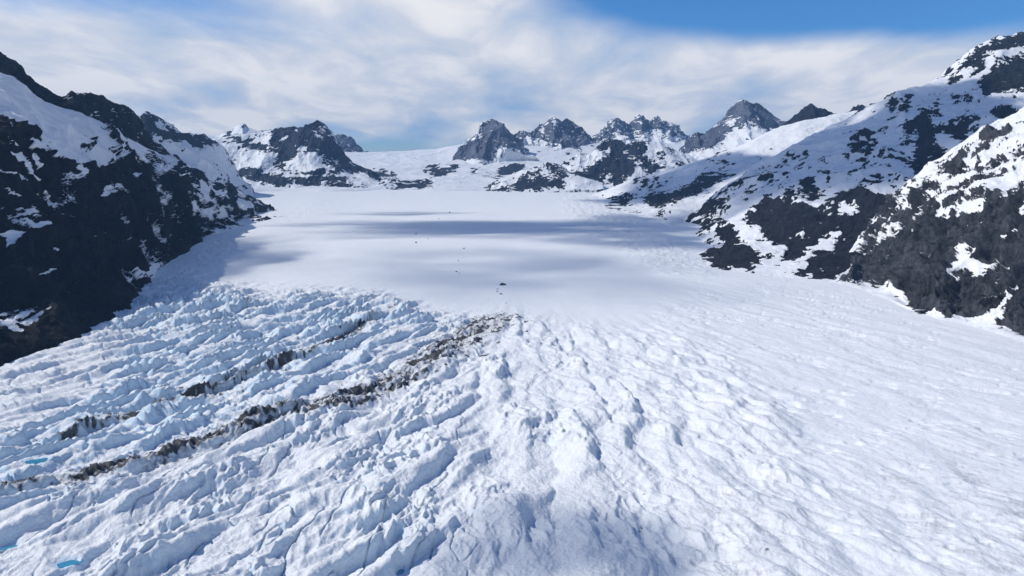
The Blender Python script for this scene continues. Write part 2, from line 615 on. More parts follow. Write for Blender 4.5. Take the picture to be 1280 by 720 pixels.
sk5 = K626([(-225, 270), (-60, 245), (60, 235), (150, 222), (220, 205), (275, 188), (330, 192), (380, 186), (420, 176), (440, 192), (500, 180), (560, 145), (605, 126), (640, 150), (690, 190), (740, 240), (780, 320), (820, 390), (880, 455),
            (950, 490), (1000, 508), (1064, 560)]) + [(490, 223), (520, 224), (548, 232)]
bs5 = [(240, 240), (300, 240), (345, 240), (400, 239), (450, 239), (500, 238), (550, 239)]
p5 = [(.14, [(200, 100), (560, 100), (560, 300), (200, 300)]),
      (1.05, K626([(245, 230), (275, 186), (430, 170), (610, 120), (690, 186), (790, 325), (880, 455), (1000, 505), (970, 525), (760, 515), (660, 430), (640, 360), (600, 350), (560, 370), (500, 320), (440, 310), (460, 380), (400, 410), (350, 430),
                   (340, 490), (300, 505), (240, 440), (295, 400), (250, 330)])),
      (.0, K626([(570, 200), (620, 215), (635, 250), (590, 285), (575, 250)])), (.1, K626([(320, 240), (370, 240), (380, 300), (340, 290)])), (.05, K626([(480, 262), (510, 270), (522, 305), (490, 290)])), (.05, K626([(615, 180), (645, 165), (650, 200), (625, 205)])),
      (.1, K626([(430, 200), (450, 190), (460, 215), (440, 235)])), (.05, K626([(260, 430), (320, 445), (310, 462), (265, 460)])), (0, K626([(680, 405), (705, 410), (700, 430), (685, 425)])),
      (.85, K626([(-60, 250), (0, 265), (60, 275), (150, 295), (230, 330), (210, 395), (180, 370), (150, 350), (90, 330), (0, 315)])),
      (.95, K626([(0, 490), (100, 480), (150, 520), (300, 535), (400, 590), (380, 660), (300, 620), (200, 635), (120, 600), (0, 570)])),
      (.72, K626([(400, 520), (480, 510), (700, 530), (830, 590), (890, 650), (700, 660), (620, 665), (560, 640), (430, 625)])),
      (.0, K626([(395, 480), (500, 410), (600, 440), (700, 490), (760, 530), (640, 520), (480, 505), (400, 510)])),
      (.95, K413([(850, 392), (930, 388), (930, 420), (900, 440)]))]
mountain('mountain', 'dark blue rock peak with a snow bowl left of the gap', [base_row(bs5), ry(bs5_mid := [(240, 215), (300, 210), (350, 205), (400, 205), (440, 220), (500, 231), (550, 236)], 6700),
         ry(sk5, lambda x: 7300 - abs(x - 397) * 1.0)] + back_rows(ry(sk5, 7300), 500, 900), 420, [60, 80, 14, 10], ROCK_FARD, p5, .14, 45, 420, 31, rockn=(90, .5), ribs=1.25 * 45, riblam=420, ridge_row=2, jag=7, topk=.93, rough=.22)

# small far summits on the left
mountain('mountain', 'small far snow cap with a dark left flank peeping over the left saddle', [ry([(250, 195), (300, 195), (345, 195)], 7800), ry(cr(4.129, 250, 120, [(0, 280), (60, 235), (90, 205), (160, 175), (200, 150), (225, 143), (245, 165), (300, 180), (420, 190)]), 8400)]
         + back_rows(ry([(250, 188), (290, 165), (304, 155), (320, 162), (352, 166)], 8400), 400, 900), 150, [50, 10, 8], ROCK_FARD,
         [(1.0, K413([(60, 240), (160, 178), (180, 200), (210, 200), (150, 225), (80, 225)])), (1, K413([(200, 155), (225, 142), (245, 165), (225, 155)]))], .1, 22, 250, 37, rockn=(90, .4), ridge_row=1)
sk6 = [(395, 180), (410, 172), (423, 168), (438, 171), (447, 181), (455, 189), (464, 193), (480, 197)]
mountain('mountain', 'low hazy grey peak behind the right shoulder of the dark blue peak', [ry([(395, 205), (440, 205), (480, 205)], 9500), ry(sk6, 10200)] + back_rows(ry(sk6, 10200), 400, 900), 140, [50, 10, 8], ROCK_HAZED,
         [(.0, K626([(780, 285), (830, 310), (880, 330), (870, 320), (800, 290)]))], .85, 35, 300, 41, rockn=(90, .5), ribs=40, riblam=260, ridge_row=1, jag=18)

skC1 = K582([(-60, 505), (0, 480), (45, 440), (90, 300), (130, 270), (200, 222), (228, 180), (250, 140), (290, 118), (350, 110), (390, 140), (440, 185), (490, 250), (530, 270), (560, 320), (600, 375), (640, 400)])
bsC1 = [(548, 224), (575, 216), (610, 212), (640, 208), (672, 205)]
pC1 = [(.06, [(500, 100), (700, 100), (700, 300), (500, 300)]),
       (1.0, K582([(-60, 510), (0, 470), (85, 310), (110, 292), (205, 265), (240, 210), (245, 140), (290, 112), (350, 105), (440, 180), (495, 250), (530, 265), (600, 372), (550, 370), (520, 335), (480, 320), (380, 290), (350, 320), (350, 380),
                   (300, 422), (220, 400), (150, 395), (60, 450), (0, 500), (-60, 515)])),
       (.1, K582([(170, 385), (205, 370), (195, 395)])), (.1, K582([(195, 340), (215, 312), (222, 330), (200, 345)])), (.2, K582([(375, 300), (350, 310), (355, 340), (372, 330)]))]
mountain('mountain', 'blunt grey rock peak standing just right of the snowy gap', [base_row(bsC1), ry([(548, 218), (575, 202), (610, 190), (640, 188), (672, 196)], 8200), ry(skC1, 8600)] + back_rows(ry(skC1, 8600), 500, 800), 330, [30, 80, 14, 10], ROCK_HAZED, pC1, .06, 45,
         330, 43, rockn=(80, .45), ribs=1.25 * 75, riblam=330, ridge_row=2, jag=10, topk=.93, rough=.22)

skC2 = K582([(420, 330), (480, 215), (530, 195), (600, 205), (650, 193), (690, 150), (740, 110), (770, 86), (810, 120), (840, 128), (870, 108), (930, 140), (990, 180), (1040, 240), (1090, 290), (1140, 345), (1180, 400)])
pC2 = [(.05, [(600, 100), (800, 100), (800, 300), (600, 300)]),
       (.95, K582([(485, 215), (530, 190), (650, 185), (770, 80), (870, 105), (1000, 185), (1085, 290), (1140, 345), (1040, 360), (960, 345), (900, 385), (850, 398), (828, 345), (820, 297), (720, 283), (650, 250), (600, 240), (490, 243)])),
       (.55, K582([(700, 150), (770, 80), (810, 118), (830, 200), (790, 180), (740, 200), (690, 230), (650, 240)])), (.15, K582([(690, 230), (715, 220), (705, 248)])), (.15, K582([(930, 200), (945, 205), (935, 235)])),
       (.15, K582([(880, 365), (940, 330), (965, 340), (905, 380)]))]
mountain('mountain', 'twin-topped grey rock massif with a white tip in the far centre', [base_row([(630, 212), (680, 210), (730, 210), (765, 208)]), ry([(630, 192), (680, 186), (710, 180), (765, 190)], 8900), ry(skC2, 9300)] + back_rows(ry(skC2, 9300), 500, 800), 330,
         [40, 80, 14, 10], ROCK_HAZED, pC2, .05, 50, 330, 47, rockn=(70, .6), ribs=1.25 * 80, riblam=300, ridge_row=2, jag=12, topk=.93, rough=.22)

skC4 = K356([(-40, 235), (0, 210), (40, 195), (75, 145), (110, 128), (150, 155), (175, 165), (205, 113), (240, 137), (262, 145), (288, 121), (310, 150), (340, 152), (370, 163), (400, 190), (440, 225), (480, 250), (560, 290)])
pC4 = [(.06, [(700, 100), (900, 100), (900, 300), (700, 300)]),
       (.72, K356([(-40, 240), (0, 205), (40, 195), (75, 140), (110, 122), (175, 162), (215, 222), (160, 220), (120, 200), (60, 230)])),
       (.85, K356([(175, 165), (205, 108), (260, 145), (288, 115), (325, 160), (310, 180), (270, 182), (255, 212), (215, 190)])),
       (.6, K356([(320, 150), (372, 160), (405, 190), (442, 228), (400, 215), (380, 205), (325, 205)])), (.1, K356([(80, 150), (105, 152), (130, 178), (100, 168)]))]
mountain('mountain', 'row of small sharp frosted summits in the far distance', [base_row([(730, 208), (780, 206), (840, 206), (900, 206)]), ry([(730, 190), (790, 178), (840, 178), (900, 196)], 9700), ry(skC4, 10200)] + back_rows(ry(skC4, 10200), 500, 800), 360, [30, 80, 14, 10], ROCK_HAZED, pC4,
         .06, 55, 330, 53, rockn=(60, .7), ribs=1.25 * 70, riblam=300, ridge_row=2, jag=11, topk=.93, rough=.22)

# dark nearer peak in front of them
skC3 = K582([(780, 480), (840, 428), (900, 388), (960, 342), (1010, 360), (1060, 340), (1080, 310), (1130, 268), (1200, 248)]) + K356([(45, 232), (100, 224), (150, 242), (200, 232), (250, 238), (310, 238), (350, 258), (380, 285), (440, 300), (475, 330), (520, 350)])
bsC3 = [(690, 233), (740, 236), (790, 238), (840, 236), (890, 230)]
pC3 = [(.06, [(600, 100), (1000, 100), (1000, 300), (600, 300)]),
       (1.05, K582([(1060, 330), (1130, 262), (1200, 240), (1290, 265), (1300, 600), (1250, 560), (1130, 595), (1060, 590), (1000, 570), (930, 570), (880, 520), (890, 490), (1050, 470), (1060, 420), (1120, 410), (1190, 380), (1185, 330), (1110, 330)])),
       (1.05, K356([(0, 262), (40, 228), (100, 222), (150, 258), (187, 335), (180, 375), (130, 398), (85, 372), (62, 375), (60, 432), (10, 430), (-20, 350), (30, 310), (70, 320), (80, 290), (85, 255), (40, 262)])),
       (.0, K356([(78, 262), (92, 250), (90, 280), (80, 282)])),
       (1.0, K356([(150, 235), (200, 228), (255, 240), (230, 290), (200, 305), (175, 290), (160, 260)])),
       (1.0, K356([(195, 312), (240, 295), (255, 320), (330, 345), (300, 362), (250, 378), (225, 355)])),
       (.9, K356([(280, 286), (330, 288), (325, 300), (285, 300)])), (.6, K356([(310, 240), (350, 255), (380, 290), (360, 290), (330, 255)])), (.7, K356([(350, 345), (440, 330), (440, 340), (370, 350)])),
       (.85, K582([(840, 430), (900, 385), (960, 340), (1010, 355), (1000, 370), (950, 370), (880, 420), (850, 440)])),
       (.1, K356([(60, 375), (90, 375), (110, 410), (90, 430), (62, 432)])), (1.0, K356([(85, 395), (110, 400), (120, 430), (90, 425)]))]
mountain('mountain', 'near-black rounded rock dome with white gullies in front of the frosted summits', [base_row(bsC3, 5), ry([(690, 222), (740, 212), (790, 205), (840, 208), (890, 218)], 6700), ry(skC3, 7100)] + back_rows(ry(skC3, 7100), 400, 800), 420, [50, 80, 14, 10], ROCK_FARD, pC3, .06,
         40, 360, 59, rockn=(70, .45), ribs=40, riblam=340, ridge_row=2, jag=12)

# low rocky rib in front
skC5 = K582([(220, 655), (260, 625), (330, 570), (430, 520), (520, 488), (650, 452), (720, 428), (800, 438), (860, 468), (930, 540), (1020, 590), (1150, 600)])
bsC5 = [(598, 244), (636, 243), (680, 241), (720, 238), (757, 236)]
pC5 = [(.12, [(560, 180), (800, 180), (800, 300), (560, 300)]), (1.05, K582([(440, 625), (520, 560), (560, 545), (600, 560), (620, 545), (690, 500), (740, 550), (800, 560), (850, 600), (600, 618), (440, 642)])),
       (1.0, K582([(235, 650), (290, 595), (302, 600), (298, 640)])), (1.0, K582([(325, 645), (360, 610), (432, 598), (432, 645)])), (.6, K582([(310, 600), (350, 570), (360, 590), (330, 610)])), (.8, K582([(360, 600), (405, 560), (400, 580)])),
       (.72, K582([(700, 425), (810, 430), (862, 468), (870, 590), (800, 570), (740, 520), (760, 470), (700, 450)])), (.7, K582([(500, 540), (560, 500), (690, 470), (690, 490), (600, 520), (520, 560)]))]
mountain('mountain', 'low snow rib with a black rocky foot at the head of the glacier', [ry(bsC5, 5950), ry([(598, 241), (636, 234), (680, 224), (720, 220), (757, 230)], 6250), ry(skC5, 6500)] + back_rows(ry(skC5, 6500), 250, 500), 280, [30, 50, 10, 8], ROCK_FARD, pC5, .12,
         22, 240, 61, rockn=(60, .45), ridge_row=2, jag=6, env_low=.4)

# right far peak
skR4 = K356([(380, 300), (410, 275), (440, 230), (480, 200), (520, 206), (560, 160), (600, 112), (635, 75), (665, 43), (700, 62), (720, 66), (745, 68), (800, 115), (850, 158), (900, 200), (980, 260)])
pR4 = [(.04, [(800, 50), (1100, 50), (1100, 300), (800, 300)]),
       (1.05, K356([(400, 285), (440, 225), (480, 195), (525, 205), (600, 105), (665, 35), (745, 62), (860, 160), (790, 192), (760, 165), (740, 172), (700, 150), (660, 160), (620, 195), (600, 205), (590, 245), (520, 268)])),
       (.0, K356([(605, 140), (640, 122), (652, 150), (612, 172)])), (.0, K356([(565, 160), (580, 155), (590, 182), (572, 180)])), (.05, K356([(718, 88), (730, 85), (748, 150), (738, 150)])), (.25, K356([(770, 110), (790, 120), (830, 160), (800, 140)])),
       (.25, K356([(685, 50), (715, 64), (715, 75), (690, 65)])), (.3, K356([(495, 225), (520, 210), (515, 240)]))]
mountain('mountain', 'tall pyramid-shaped grey peak above the shaded snow dome', [ry([(840, 215), (900, 215), (950, 210), (1020, 200)], 6600), ry([(840, 198), (900, 180), (945, 165), (1020, 180)], 7300), ry(skR4, 7900)] + back_rows(ry(skR4, 7900), 500, 800), 330, [40, 90, 14, 10], ROCK_HAZED, pR4, .04,
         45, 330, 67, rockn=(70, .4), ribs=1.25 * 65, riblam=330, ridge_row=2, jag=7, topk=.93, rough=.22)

# rock caps behind the snow dome
for cap, lab, sd in (([(980, 158), (985, 152), (993, 144), (1002, 137), (1010, 132), (1016, 129), (1024, 134), (1034, 137), (1042, 143), (1050, 150)], 'dark tree-like rock crest poking over the snow dome', 71),
                     ([(1056, 146), (1063, 140), (1067, 134), (1078, 131), (1088, 134), (1096, 140)], 'small dark rock knob poking over the snow crest', 73)):
    c = ry(cap, 5600)
    f = [(x, y + 26, 5450) for x, y, _ in c]
    mountain('rock_outcrop', lab, [f, c] + back_rows(c, 100, 250), 110, [40, 8, 6], ROCK_FARD, [], 1.0, 9, 120, sd, rockn=(40, .3), ridge_row=1, jag=14, hid=1.0, cat='rock outcrop', env_low=.5)

# ---- right side: far snow lobe
rid7 = [(700, 262, 5700), (740, 244, 5600), (787, 225, 5400), (819, 216, 5300), (848, 208, 5200), (877, 199, 5100), (913, 187, 5050), (942, 174, 5000), (971, 161, 5000), (1000, 152, 5000), (1040, 144, 5000), (1080, 138, 5000), (1200, 120, 5000)]
ft7 = [(700, 270, None), (740, 266, None), (776, 264, None), (812, 271, None), (846, 288, None), (875, 298, 3380), (950, 312, 3450), (1100, 315, 3600), (1200, 315, 3700)]
p7 = [(.12, [(700, 100), (1200, 100), (1200, 400), (700, 400)]), (.42, K277([(130, 330), (220, 330), (280, 370), (150, 380)])),
      (1.05, K277([(175, 402), (230, 385), (290, 378), (330, 360), (390, 325), (440, 318), (500, 318), (440, 350), (360, 392), (300, 415), (240, 440), (190, 430)])),
      (1.05, K277([(35, 428), (80, 408), (160, 393), (120, 430), (90, 450), (50, 446)])), (.9, K277([(110, 445), (160, 440), (150, 458), (115, 455)])),
      (.9, K277([(200, 470), (240, 455), (270, 452), (250, 470), (260, 480), (230, 490)])), (.05, K277([(250, 460), (350, 430), (430, 400), (330, 520), (240, 540)])),
      (.36, K277([(420, 270), (470, 250), (480, 300), (430, 310)])), (.02, K277([(480, 200), (886, 100), (886, 180), (560, 250)]))]
mountain('mountain', 'shaded snow dome with a dark rock band above the far right of the glacier', [sink(ft7, 30, 0, 0), ft7, [(700, 266, 5300), (776, 248, 4900), (846, 243, 4450), (913, 228, 4300), (1000, 220, 4300), (1200, 220, 4400)], rid7] + back_rows(rid7, 300, 700), 420, [6, 90, 90, 12, 8],
         ROCK_MID, p7, .2, 20, 320, 79, rockn=(34, .5), tilt=25, nst=(.6, .5, 1.8), ridge_row=3, env_low=.1, foot0=(.9, 1.6))

# ---- right side: big middle mountain
rid8 = [(838, 296, 3250), (846, 288, 3350), (870, 262, 3500), (897, 240, 3550), (935, 213, 3600), (965, 195, 3650), (1000, 175, 3700), (1035, 158, 3750), (1070, 143, 3750), (1092, 132, 3700), (1111, 122, 3650), (1122, 113, 3600),
        (1150, 107, 3600), (1180, 97, 3650), (1192, 87, 3700), (1205, 72, 3750), (1222, 60, 3800), (1239, 49, 3850), (1280, 40, 3900), (1350, 20, 4000), (1500, -10, 4000), (1650, -60, 4000)]
mid8 = [(842, 300, 3150), (870, 290, 3100), (900, 272, 3050), (950, 250, 3000), (1000, 235, 2950), (1060, 215, 2900), (1120, 205, 2850), (1200, 190, 2800), (1300, 170, 2800), (1650, 120, 2800)]
ft8 = [(845, 305, None), (862, 320, None), (885, 333, None), (925, 341, None), (1000, 349, None), (1060, 352, None), (1110, 352, None), (1200, 352, None), (1350, 352, None), (1650, 352, None)]
K343 = lambda p: cr(3.43, 840, 150, p)
K24 = lambda p: cr(2.4, 1040, 120, p)
K18 = lambda p: cr(1.8, 1000, 30, p)
p8 = [(.13, [(800, 0), (1700, 0), (1700, 400), (800, 400)]),
      (.05, K343([(230, 240), (400, 120), (520, 60), (823, 0), (823, 90), (640, 180), (520, 200), (400, 230)])),
      (.10, K24([(0, -40), (130, 20), (160, 100), (40, 130), (0, 90)])),
      (.34, K343([(150, 340), (350, 220), (560, 110), (620, 170), (480, 240), (300, 320)])),
      (.72, K343([(15, 468), (90, 370), (150, 325), (240, 345), (190, 400), (130, 430), (195, 425), (150, 480), (60, 505)])),
      (.0, K343([(320, 360), (390, 330), (470, 345), (380, 370), (330, 400)])),
      (1.05, K343([(312, 425), (340, 390), (400, 350), (450, 340), (500, 345), (550, 375), (640, 380), (680, 400), (750, 385), (740, 430), (715, 440), (700, 480), (640, 500), (580, 540), (550, 580), (480, 598), (475, 570), (495, 520), (450, 520), (400, 500), (390, 470), (340, 462)])),
      (.0, K343([(538, 475), (565, 463), (560, 485)])),
      (.1, K343([(560, 590), (620, 540), (700, 480), (705, 520), (640, 550), (590, 600)])),
      (1.05, K343([(720, 490), (750, 420), (830, 395), (840, 600), (760, 615), (735, 600), (710, 650), (700, 690), (600, 690), (540, 655), (590, 620), (560, 605), (625, 560), (705, 535)])),
      (.1, K343([(545, 665), (600, 655), (608, 668), (560, 685)])), (.1, K343([(715, 440), (745, 430), (740, 460), (700, 465)])),
      (1.05, K343([(118, 592), (160, 560), (210, 535), (250, 560), (300, 525), (305, 500), (325, 530), (335, 560), (380, 575), (390, 598), (350, 615), (330, 635), (270, 635), (215, 645), (150, 612)])),
      (.95, K343([(195, 515), (200, 470), (230, 440), (265, 465), (292, 515), (240, 525), (210, 520)])), (.9, K343([(140, 545), (165, 515), (180, 535), (150, 555)])),
      (.9, K343([(48, 568), (85, 545), (90, 555), (55, 572)])), (.9, K343([(320, 650), (365, 630), (350, 655)])), (.95, K343([(440, 612), (455, 607), (457, 625), (442, 627)])), (.9, K343([(535, 610), (545, 612), (538, 625)])),
      (.75, K343([(400, 590), (435, 560), (440, 570), (410, 600)])),
      (.85, K343([(480, 335), (482, 300), (520, 290), (545, 300), (560, 255), (605, 238), (612, 290), (645, 295), (630, 325), (590, 345), (560, 320), (530, 345)])),
      (.95, K343([(622, 215), (680, 200), (672, 230), (635, 225)])), (.9, K343([(645, 278), (690, 252), (672, 272)])), (.9, K343([(625, 165), (665, 160), (660, 180), (635, 180)])), (.9, K343([(670, 140), (700, 150), (685, 157)])),
      (.9, K343([(505, 140), (540, 125), (520, 155), (500, 158)])), (.9, K343([(360, 215), (400, 190), (400, 200), (370, 222)])), (.9, K343([(400, 250), (450, 230), (430, 245)])), (.85, K343([(480, 230), (505, 222), (490, 236)])),
      (.82, K343([(708, 355), (720, 325), (760, 320), (750, 290), (790, 285), (830, 300), (830, 370), (760, 350), (740, 370)])), (.8, K343([(650, 365), (680, 340), (690, 380), (660, 390)])),
      (1.05, K24([(0, 305), (30, 280), (60, 290), (75, 275), (110, 300), (190, 295), (212, 290), (212, 335), (175, 360), (145, 375), (120, 420), (80, 480), (30, 535), (0, 545), (0, 460), (25, 400), (0, 380)])),
      (.0, K24([(15, 325), (60, 320), (90, 340), (55, 360), (30, 345)])), (.1, K24([(0, 400), (15, 420), (0, 450)])), (.2, K24([(15, 375), (40, 385), (25, 395)])),
      (1.05, K24([(208, 98), (225, 80), (240, 65), (290, 60), (300, 85), (325, 90), (350, 78), (395, 85), (410, 110), (395, 128), (370, 125), (335, 105), (312, 108), (305, 130), (345, 155), (320, 185), (300, 210), (275, 240), (245, 225), (228, 195), (262, 150), (240, 138), (215, 150), (215, 130), (235, 115)])),
      (.1, K24([(312, 112), (335, 108), (385, 130), (350, 150)])), (.0, K24([(222, 108), (262, 100), (255, 122), (235, 118)])),
      (.62, K24([(168, 5), (240, -5), (235, 40), (205, 60), (165, 60)])), (.66, K24([(52, 130), (100, 105), (140, 125), (130, 170), (100, 200), (60, 165)])), (.62, K24([(150, 165), (200, 165), (230, 190), (170, 190)])),
      (.6, K24([(375, 60), (420, 50), (445, 90), (400, 110)])), (.55, K24([(250, 40), (330, 15), (320, 50), (270, 60)])),
      (.6, K24([(85, 235), (150, 235), (140, 262), (90, 260)])), (.55, K24([(160, 260), (230, 230), (240, 270), (180, 280)])),
      (1.05, K18([(345, 103), (372, 72), (400, 55), (430, 35), (470, 25), (520, 18), (600, 0), (600, 30), (504, 45), (430, 60), (420, 80), (380, 100)])), (.1, K18([(415, 80), (420, 55), (425, 60), (422, 95)])),
      (1.05, K18([(405, 120), (440, 95), (460, 80), (504, 68), (600, 60), (600, 120), (504, 140), (450, 145), (420, 155), (408, 140)])),
      (1.0, K18([(430, 185), (440, 178), (504, 182), (600, 190), (600, 215), (504, 205), (450, 212), (435, 205)])),
      (.7, K18([(325, 115), (370, 110), (350, 130), (330, 130)])), (.7, K18([(380, 95), (410, 90), (405, 108), (385, 108)])), (.7, K18([(340, 155), (380, 148), (385, 165), (345, 170)])),
      ]
mountain('mountain', 'large shaded snow mountain with black crags, middle of the right side', [sink(ft8, 40, -10), ft8, mid8, rid8] + back_rows(rid8, 400, 800), 700, [6, 190, 190, 14, 10], ROCK_MID, p8, .26, 28, 330, 83,
         rockn=(34, .5), tilt=36, nst=(.55, .5, 1.6), ridge_row=3, env_low=.1, jag=6, foot0=(.9, 1.6), fine=4.0, slope=.7)

# ---- right side: near mountain
ap9 = [(1020, 350, None), (1045, 354, None), (1085, 366, None), (1125, 383, None), (1165, 398, None), (1220, 410, None), (1280, 428, None), (1400, 465, None), (1560, 520, None), (1700, 580, None)]
rb9 = [(a, b, float(glY(a, b)) * .972) for a, b in [(1038, 346), (1055, 348), (1085, 352), (1115, 362), (1140, 385), (1190, 393), (1235, 402), (1280, 414), (1400, 440), (1560, 490), (1700, 540)]]
md9 = [(1046, 338, 2000), (1060, 326, 1990), (1090, 310, 1940), (1125, 290, 1860), (1160, 280, 1740), (1200, 275, 1640), (1240, 270, 1560), (1280, 265, 1500), (1400, 250, 1350), (1560, 220, 1200), (1700, 200, 1100)]
rid9 = [(1050, 335, 2030), (1060, 322, 2060), (1077, 298, 2090), (1094, 277, 2110), (1123, 248, 2130), (1140, 224, 2130), (1161, 203, 2130), (1182, 189, 2120), (1207, 174, 2110), (1236, 158, 2100), (1280, 137, 2080), (1400, 75, 2000), (1560, -20, 1900), (1700, -100, 1800)]
p9 = [(.24, [(1000, -200), (1700, -200), (1700, 350), (1000, 350)]), (-.3, [(1000, 340), (1700, 300), (1700, 700), (1000, 500)]),
      (.12, K24([(330, 165), (576, 30), (700, -40), (700, 60), (576, 100), (470, 100), (400, 150)])),
      (1.05, K24([(0, 548), (40, 495), (90, 430), (130, 375), (200, 320), (250, 262), (290, 222), (290, 250), (330, 262), (312, 320), (345, 372), (380, 350), (460, 352), (576, 352), (1000, 330), (1500, 300), (1500, 1000), (700, 760), (576, 715), (500, 690), (510, 640), (470, 648), (430, 665), (395, 668), (370, 652), (350, 660), (325, 655),
                  (295, 628), (265, 652), (238, 652), (210, 610), (200, 580), (180, 570), (150, 572), (110, 560), (80, 564), (40, 552)])),
      (.0, K24([(122, 372), (175, 333), (168, 350), (130, 376)])), (.0, K24([(130, 432), (150, 395), (190, 362), (188, 385), (150, 412), (135, 435)])), (.0, K24([(205, 332), (222, 300), (248, 305), (240, 328), (215, 345)])),
      (.1, K24([(252, 360), (270, 330), (275, 350), (255, 368)])), (.0, K24([(240, 375), (256, 370), (250, 392), (240, 405)])), (.0, K24([(268, 275), (300, 285), (318, 280), (285, 312)])),
      (.0, K24([(355, 470), (385, 442), (408, 440), (420, 475), (450, 488), (482, 478), (455, 515), (428, 538), (405, 510), (385, 525), (375, 550), (366, 535), (378, 505), (380, 485)])), (1.0, K24([(390, 470), (405, 462), (410, 480), (395, 488)])),
      (.0, K24([(480, 650), (500, 625), (525, 605), (562, 562), (562, 590), (520, 640), (500, 660), (500, 690), (485, 670)])), (.05, K24([(195, 545), (205, 535), (190, 575), (212, 610), (200, 600), (185, 570)])),
      (.0, K24([(458, 392), (478, 378), (470, 400)])), (.0, K24([(508, 424), (535, 412), (530, 425)])), (.0, K24([(540, 408), (568, 400), (560, 415)])), (.1, K24([(560, 380), (580, 375), (580, 385)])),
      (.95, K24([(340, 205), (352, 185), (385, 178), (415, 152), (412, 180), (400, 212), (365, 235), (345, 228)])), (.8, K24([(305, 215), (335, 180), (330, 205), (312, 222)])), (.6, K24([(440, 130), (475, 112), (520, 108), (515, 122), (450, 135)])),
      (.95, K24([(490, 190), (505, 172), (528, 165), (532, 190), (505, 195)])), (.7, K24([(420, 205), (460, 180), (460, 195), (430, 215)])), (.82, K24([(335, 330), (345, 300), (375, 300), (390, 262), (425, 235), (430, 270), (400, 300), (372, 345), (340, 345)])),
      (.7, K24([(440, 262), (480, 235), (510, 240), (470, 265)])), (.75, K24([(452, 330), (470, 310), (520, 318), (545, 290), (560, 300), (576, 320), (576, 352), (450, 352)])), (.7, K24([(530, 150), (560, 142), (550, 160)]))]
mountain('mountain', 'near grey granite buttress with bright sunlit snow above, at the right edge', [sink(ap9, 40, -6, -25), ap9, rb9, md9, rid9] + back_rows(rid9, 500, 300, 450), 640, [6, 40, 150, 150, 16, 12], ROCK_NEAR, p9, .3, 30, 190, 89,
         rockn=(30, .45), tilt=42, nst=(.6, .6, 1.4), st=(1, 1, .45), ridge_row=4, env_low=.02, jag=5, rough=.6, ribs=16, riblam=110, linear=(1,), warp=4, slope=.5, foot0=(1.3, 2.4), fine=7.0)

print('mountains', round(time.time() - T0, 1))

# ------------------------------------------------------------------ glacier
NV, NU = 900, 1500
# rows evenly spaced in viewing slope, so near ice is finely meshed and far ice coarsely; the sheet runs on below and beside the frame
pr = np.linspace(236.5, 900, NV)
yv = np.minimum(glY(np.full(NV, 600.0), pr), 7200)
yv = np.maximum.accumulate(yv[::-1])[::-1]
yv[0] = 7200
uu = np.linspace(-1.02, 1.02, NU)
X = uu[None, :] * (yv[:, None] * .98 + 60)
Y = np.repeat(yv[:, None], NU, 1)
X = X.astype(float)
Z0 = G(Y)
P0 = np.stack([X, Y, Z0], -1)
px, py = project(P0)

# painted zones
S_poly = [(170, 372), (200, 345), (330, 357), (400, 362), (480, 366), (560, 392), (600, 402), (560, 420), (500, 440), (430, 470), (300, 520), (150, 580), (0, 640), (-400, 800), (-400, 640), (-200, 540), (0, 462), (110, 422)]
M_poly = [(560, 400), (640, 396), (700, 402), (740, 425), (790, 480), (850, 560), (900, 640), (960, 740), (1050, 1050), (-400, 1050), (-400, 700), (0, 620), (150, 560), (300, 500), (430, 460), (500, 430)]
W_poly = [(600, 388), (680, 396), (740, 408), (790, 398), (860, 352), (940, 348), (1040, 352), (1110, 380), (1280, 430), (1700, 560), (1700, 1050), (900, 1050), (800, 700), (700, 500)]
wS = sample(raster([(1, S_poly)], 0, 8), px, py)
wM = sample(raster([(1, M_poly)], 0, 26), px, py)
wW = sample(raster([(1, W_poly)], 0, 20), px, py)
sm_poly = [(190, 330), (300, 300), (345, 268), (300, 240), (900, 236), (850, 300), (870, 345), (800, 396), (750, 405), (690, 398), (640, 388), (590, 392), (560, 378), (480, 362), (380, 354), (300, 352), (220, 345)]
wSM = sample(raster([(1, sm_poly)], 0, 20), px, py)
wS *= (1 - wSM)
wM *= (1 - wSM)
wW *= (1 - wSM)
# gentler parts
gS = 1 - .55 * sample(raster([(1, [(-400, 540), (0, 455), (120, 418), (190, 400), (140, 470), (60, 520), (0, 560), (-400, 700)])], 0, 14), px, py)
gW = sample(raster([(1, [(560, 400), (700, 400), (850, 420), (950, 480), (1000, 560), (1080, 700), (1100, 1050), (600, 1050)]), (.62, [(980, 560), (1280, 590), (1400, 1050), (1080, 1050)]),
                    ], .42, 30), px, py)


def rot(ang, x=None, y=None):
    """(along, across) for a line heading ang degrees right of straight ahead"""
    a = R(ang)
    c, s = math.cos(a), math.sin(a)
    x = X if x is None else x
    y = Y if y is None else y
    return x * s + y * c, x * c - y * s


wx = 22 * pn2(X / 130, Y / 130, 91) + 9 * pn2(X / 41, Y / 41, 92)
wy = 22 * pn2(X / 130, Y / 130, 93) + 9 * pn2(X / 41, Y / 41, 94)
Xw, Yw = X + wx, Y + wy


def crest(n, p=1.35):
    return np.clip(1 - np.abs(n) * 1.9, 0, 1) ** p


def billow(n, p=1.0):
    return np.clip(np.abs(n) * 2.0, 0, 1.2) ** p


def bowl(x, y, seed, w=.75, p=.8):
    f1, f2, rid, ox, oy = worley2(x, y, seed)
    return sstep(0, w, f2 - f1) ** p, rid, ox, oy


patch = sstep(-.25, .35, pn2(X / 150, Y / 230, 61))
# left serac field: long rows heading up-valley, cut by cross blades
def saw(ph, rise=.62):
    """rises gently, then drops: the drop faces the viewer"""
    f = ph - np.floor(ph)
    return np.where(f < rise, sstep(-.25, 1, f / rise) , 1 - sstep(0, 1, (f - rise) / (1 - rise)))


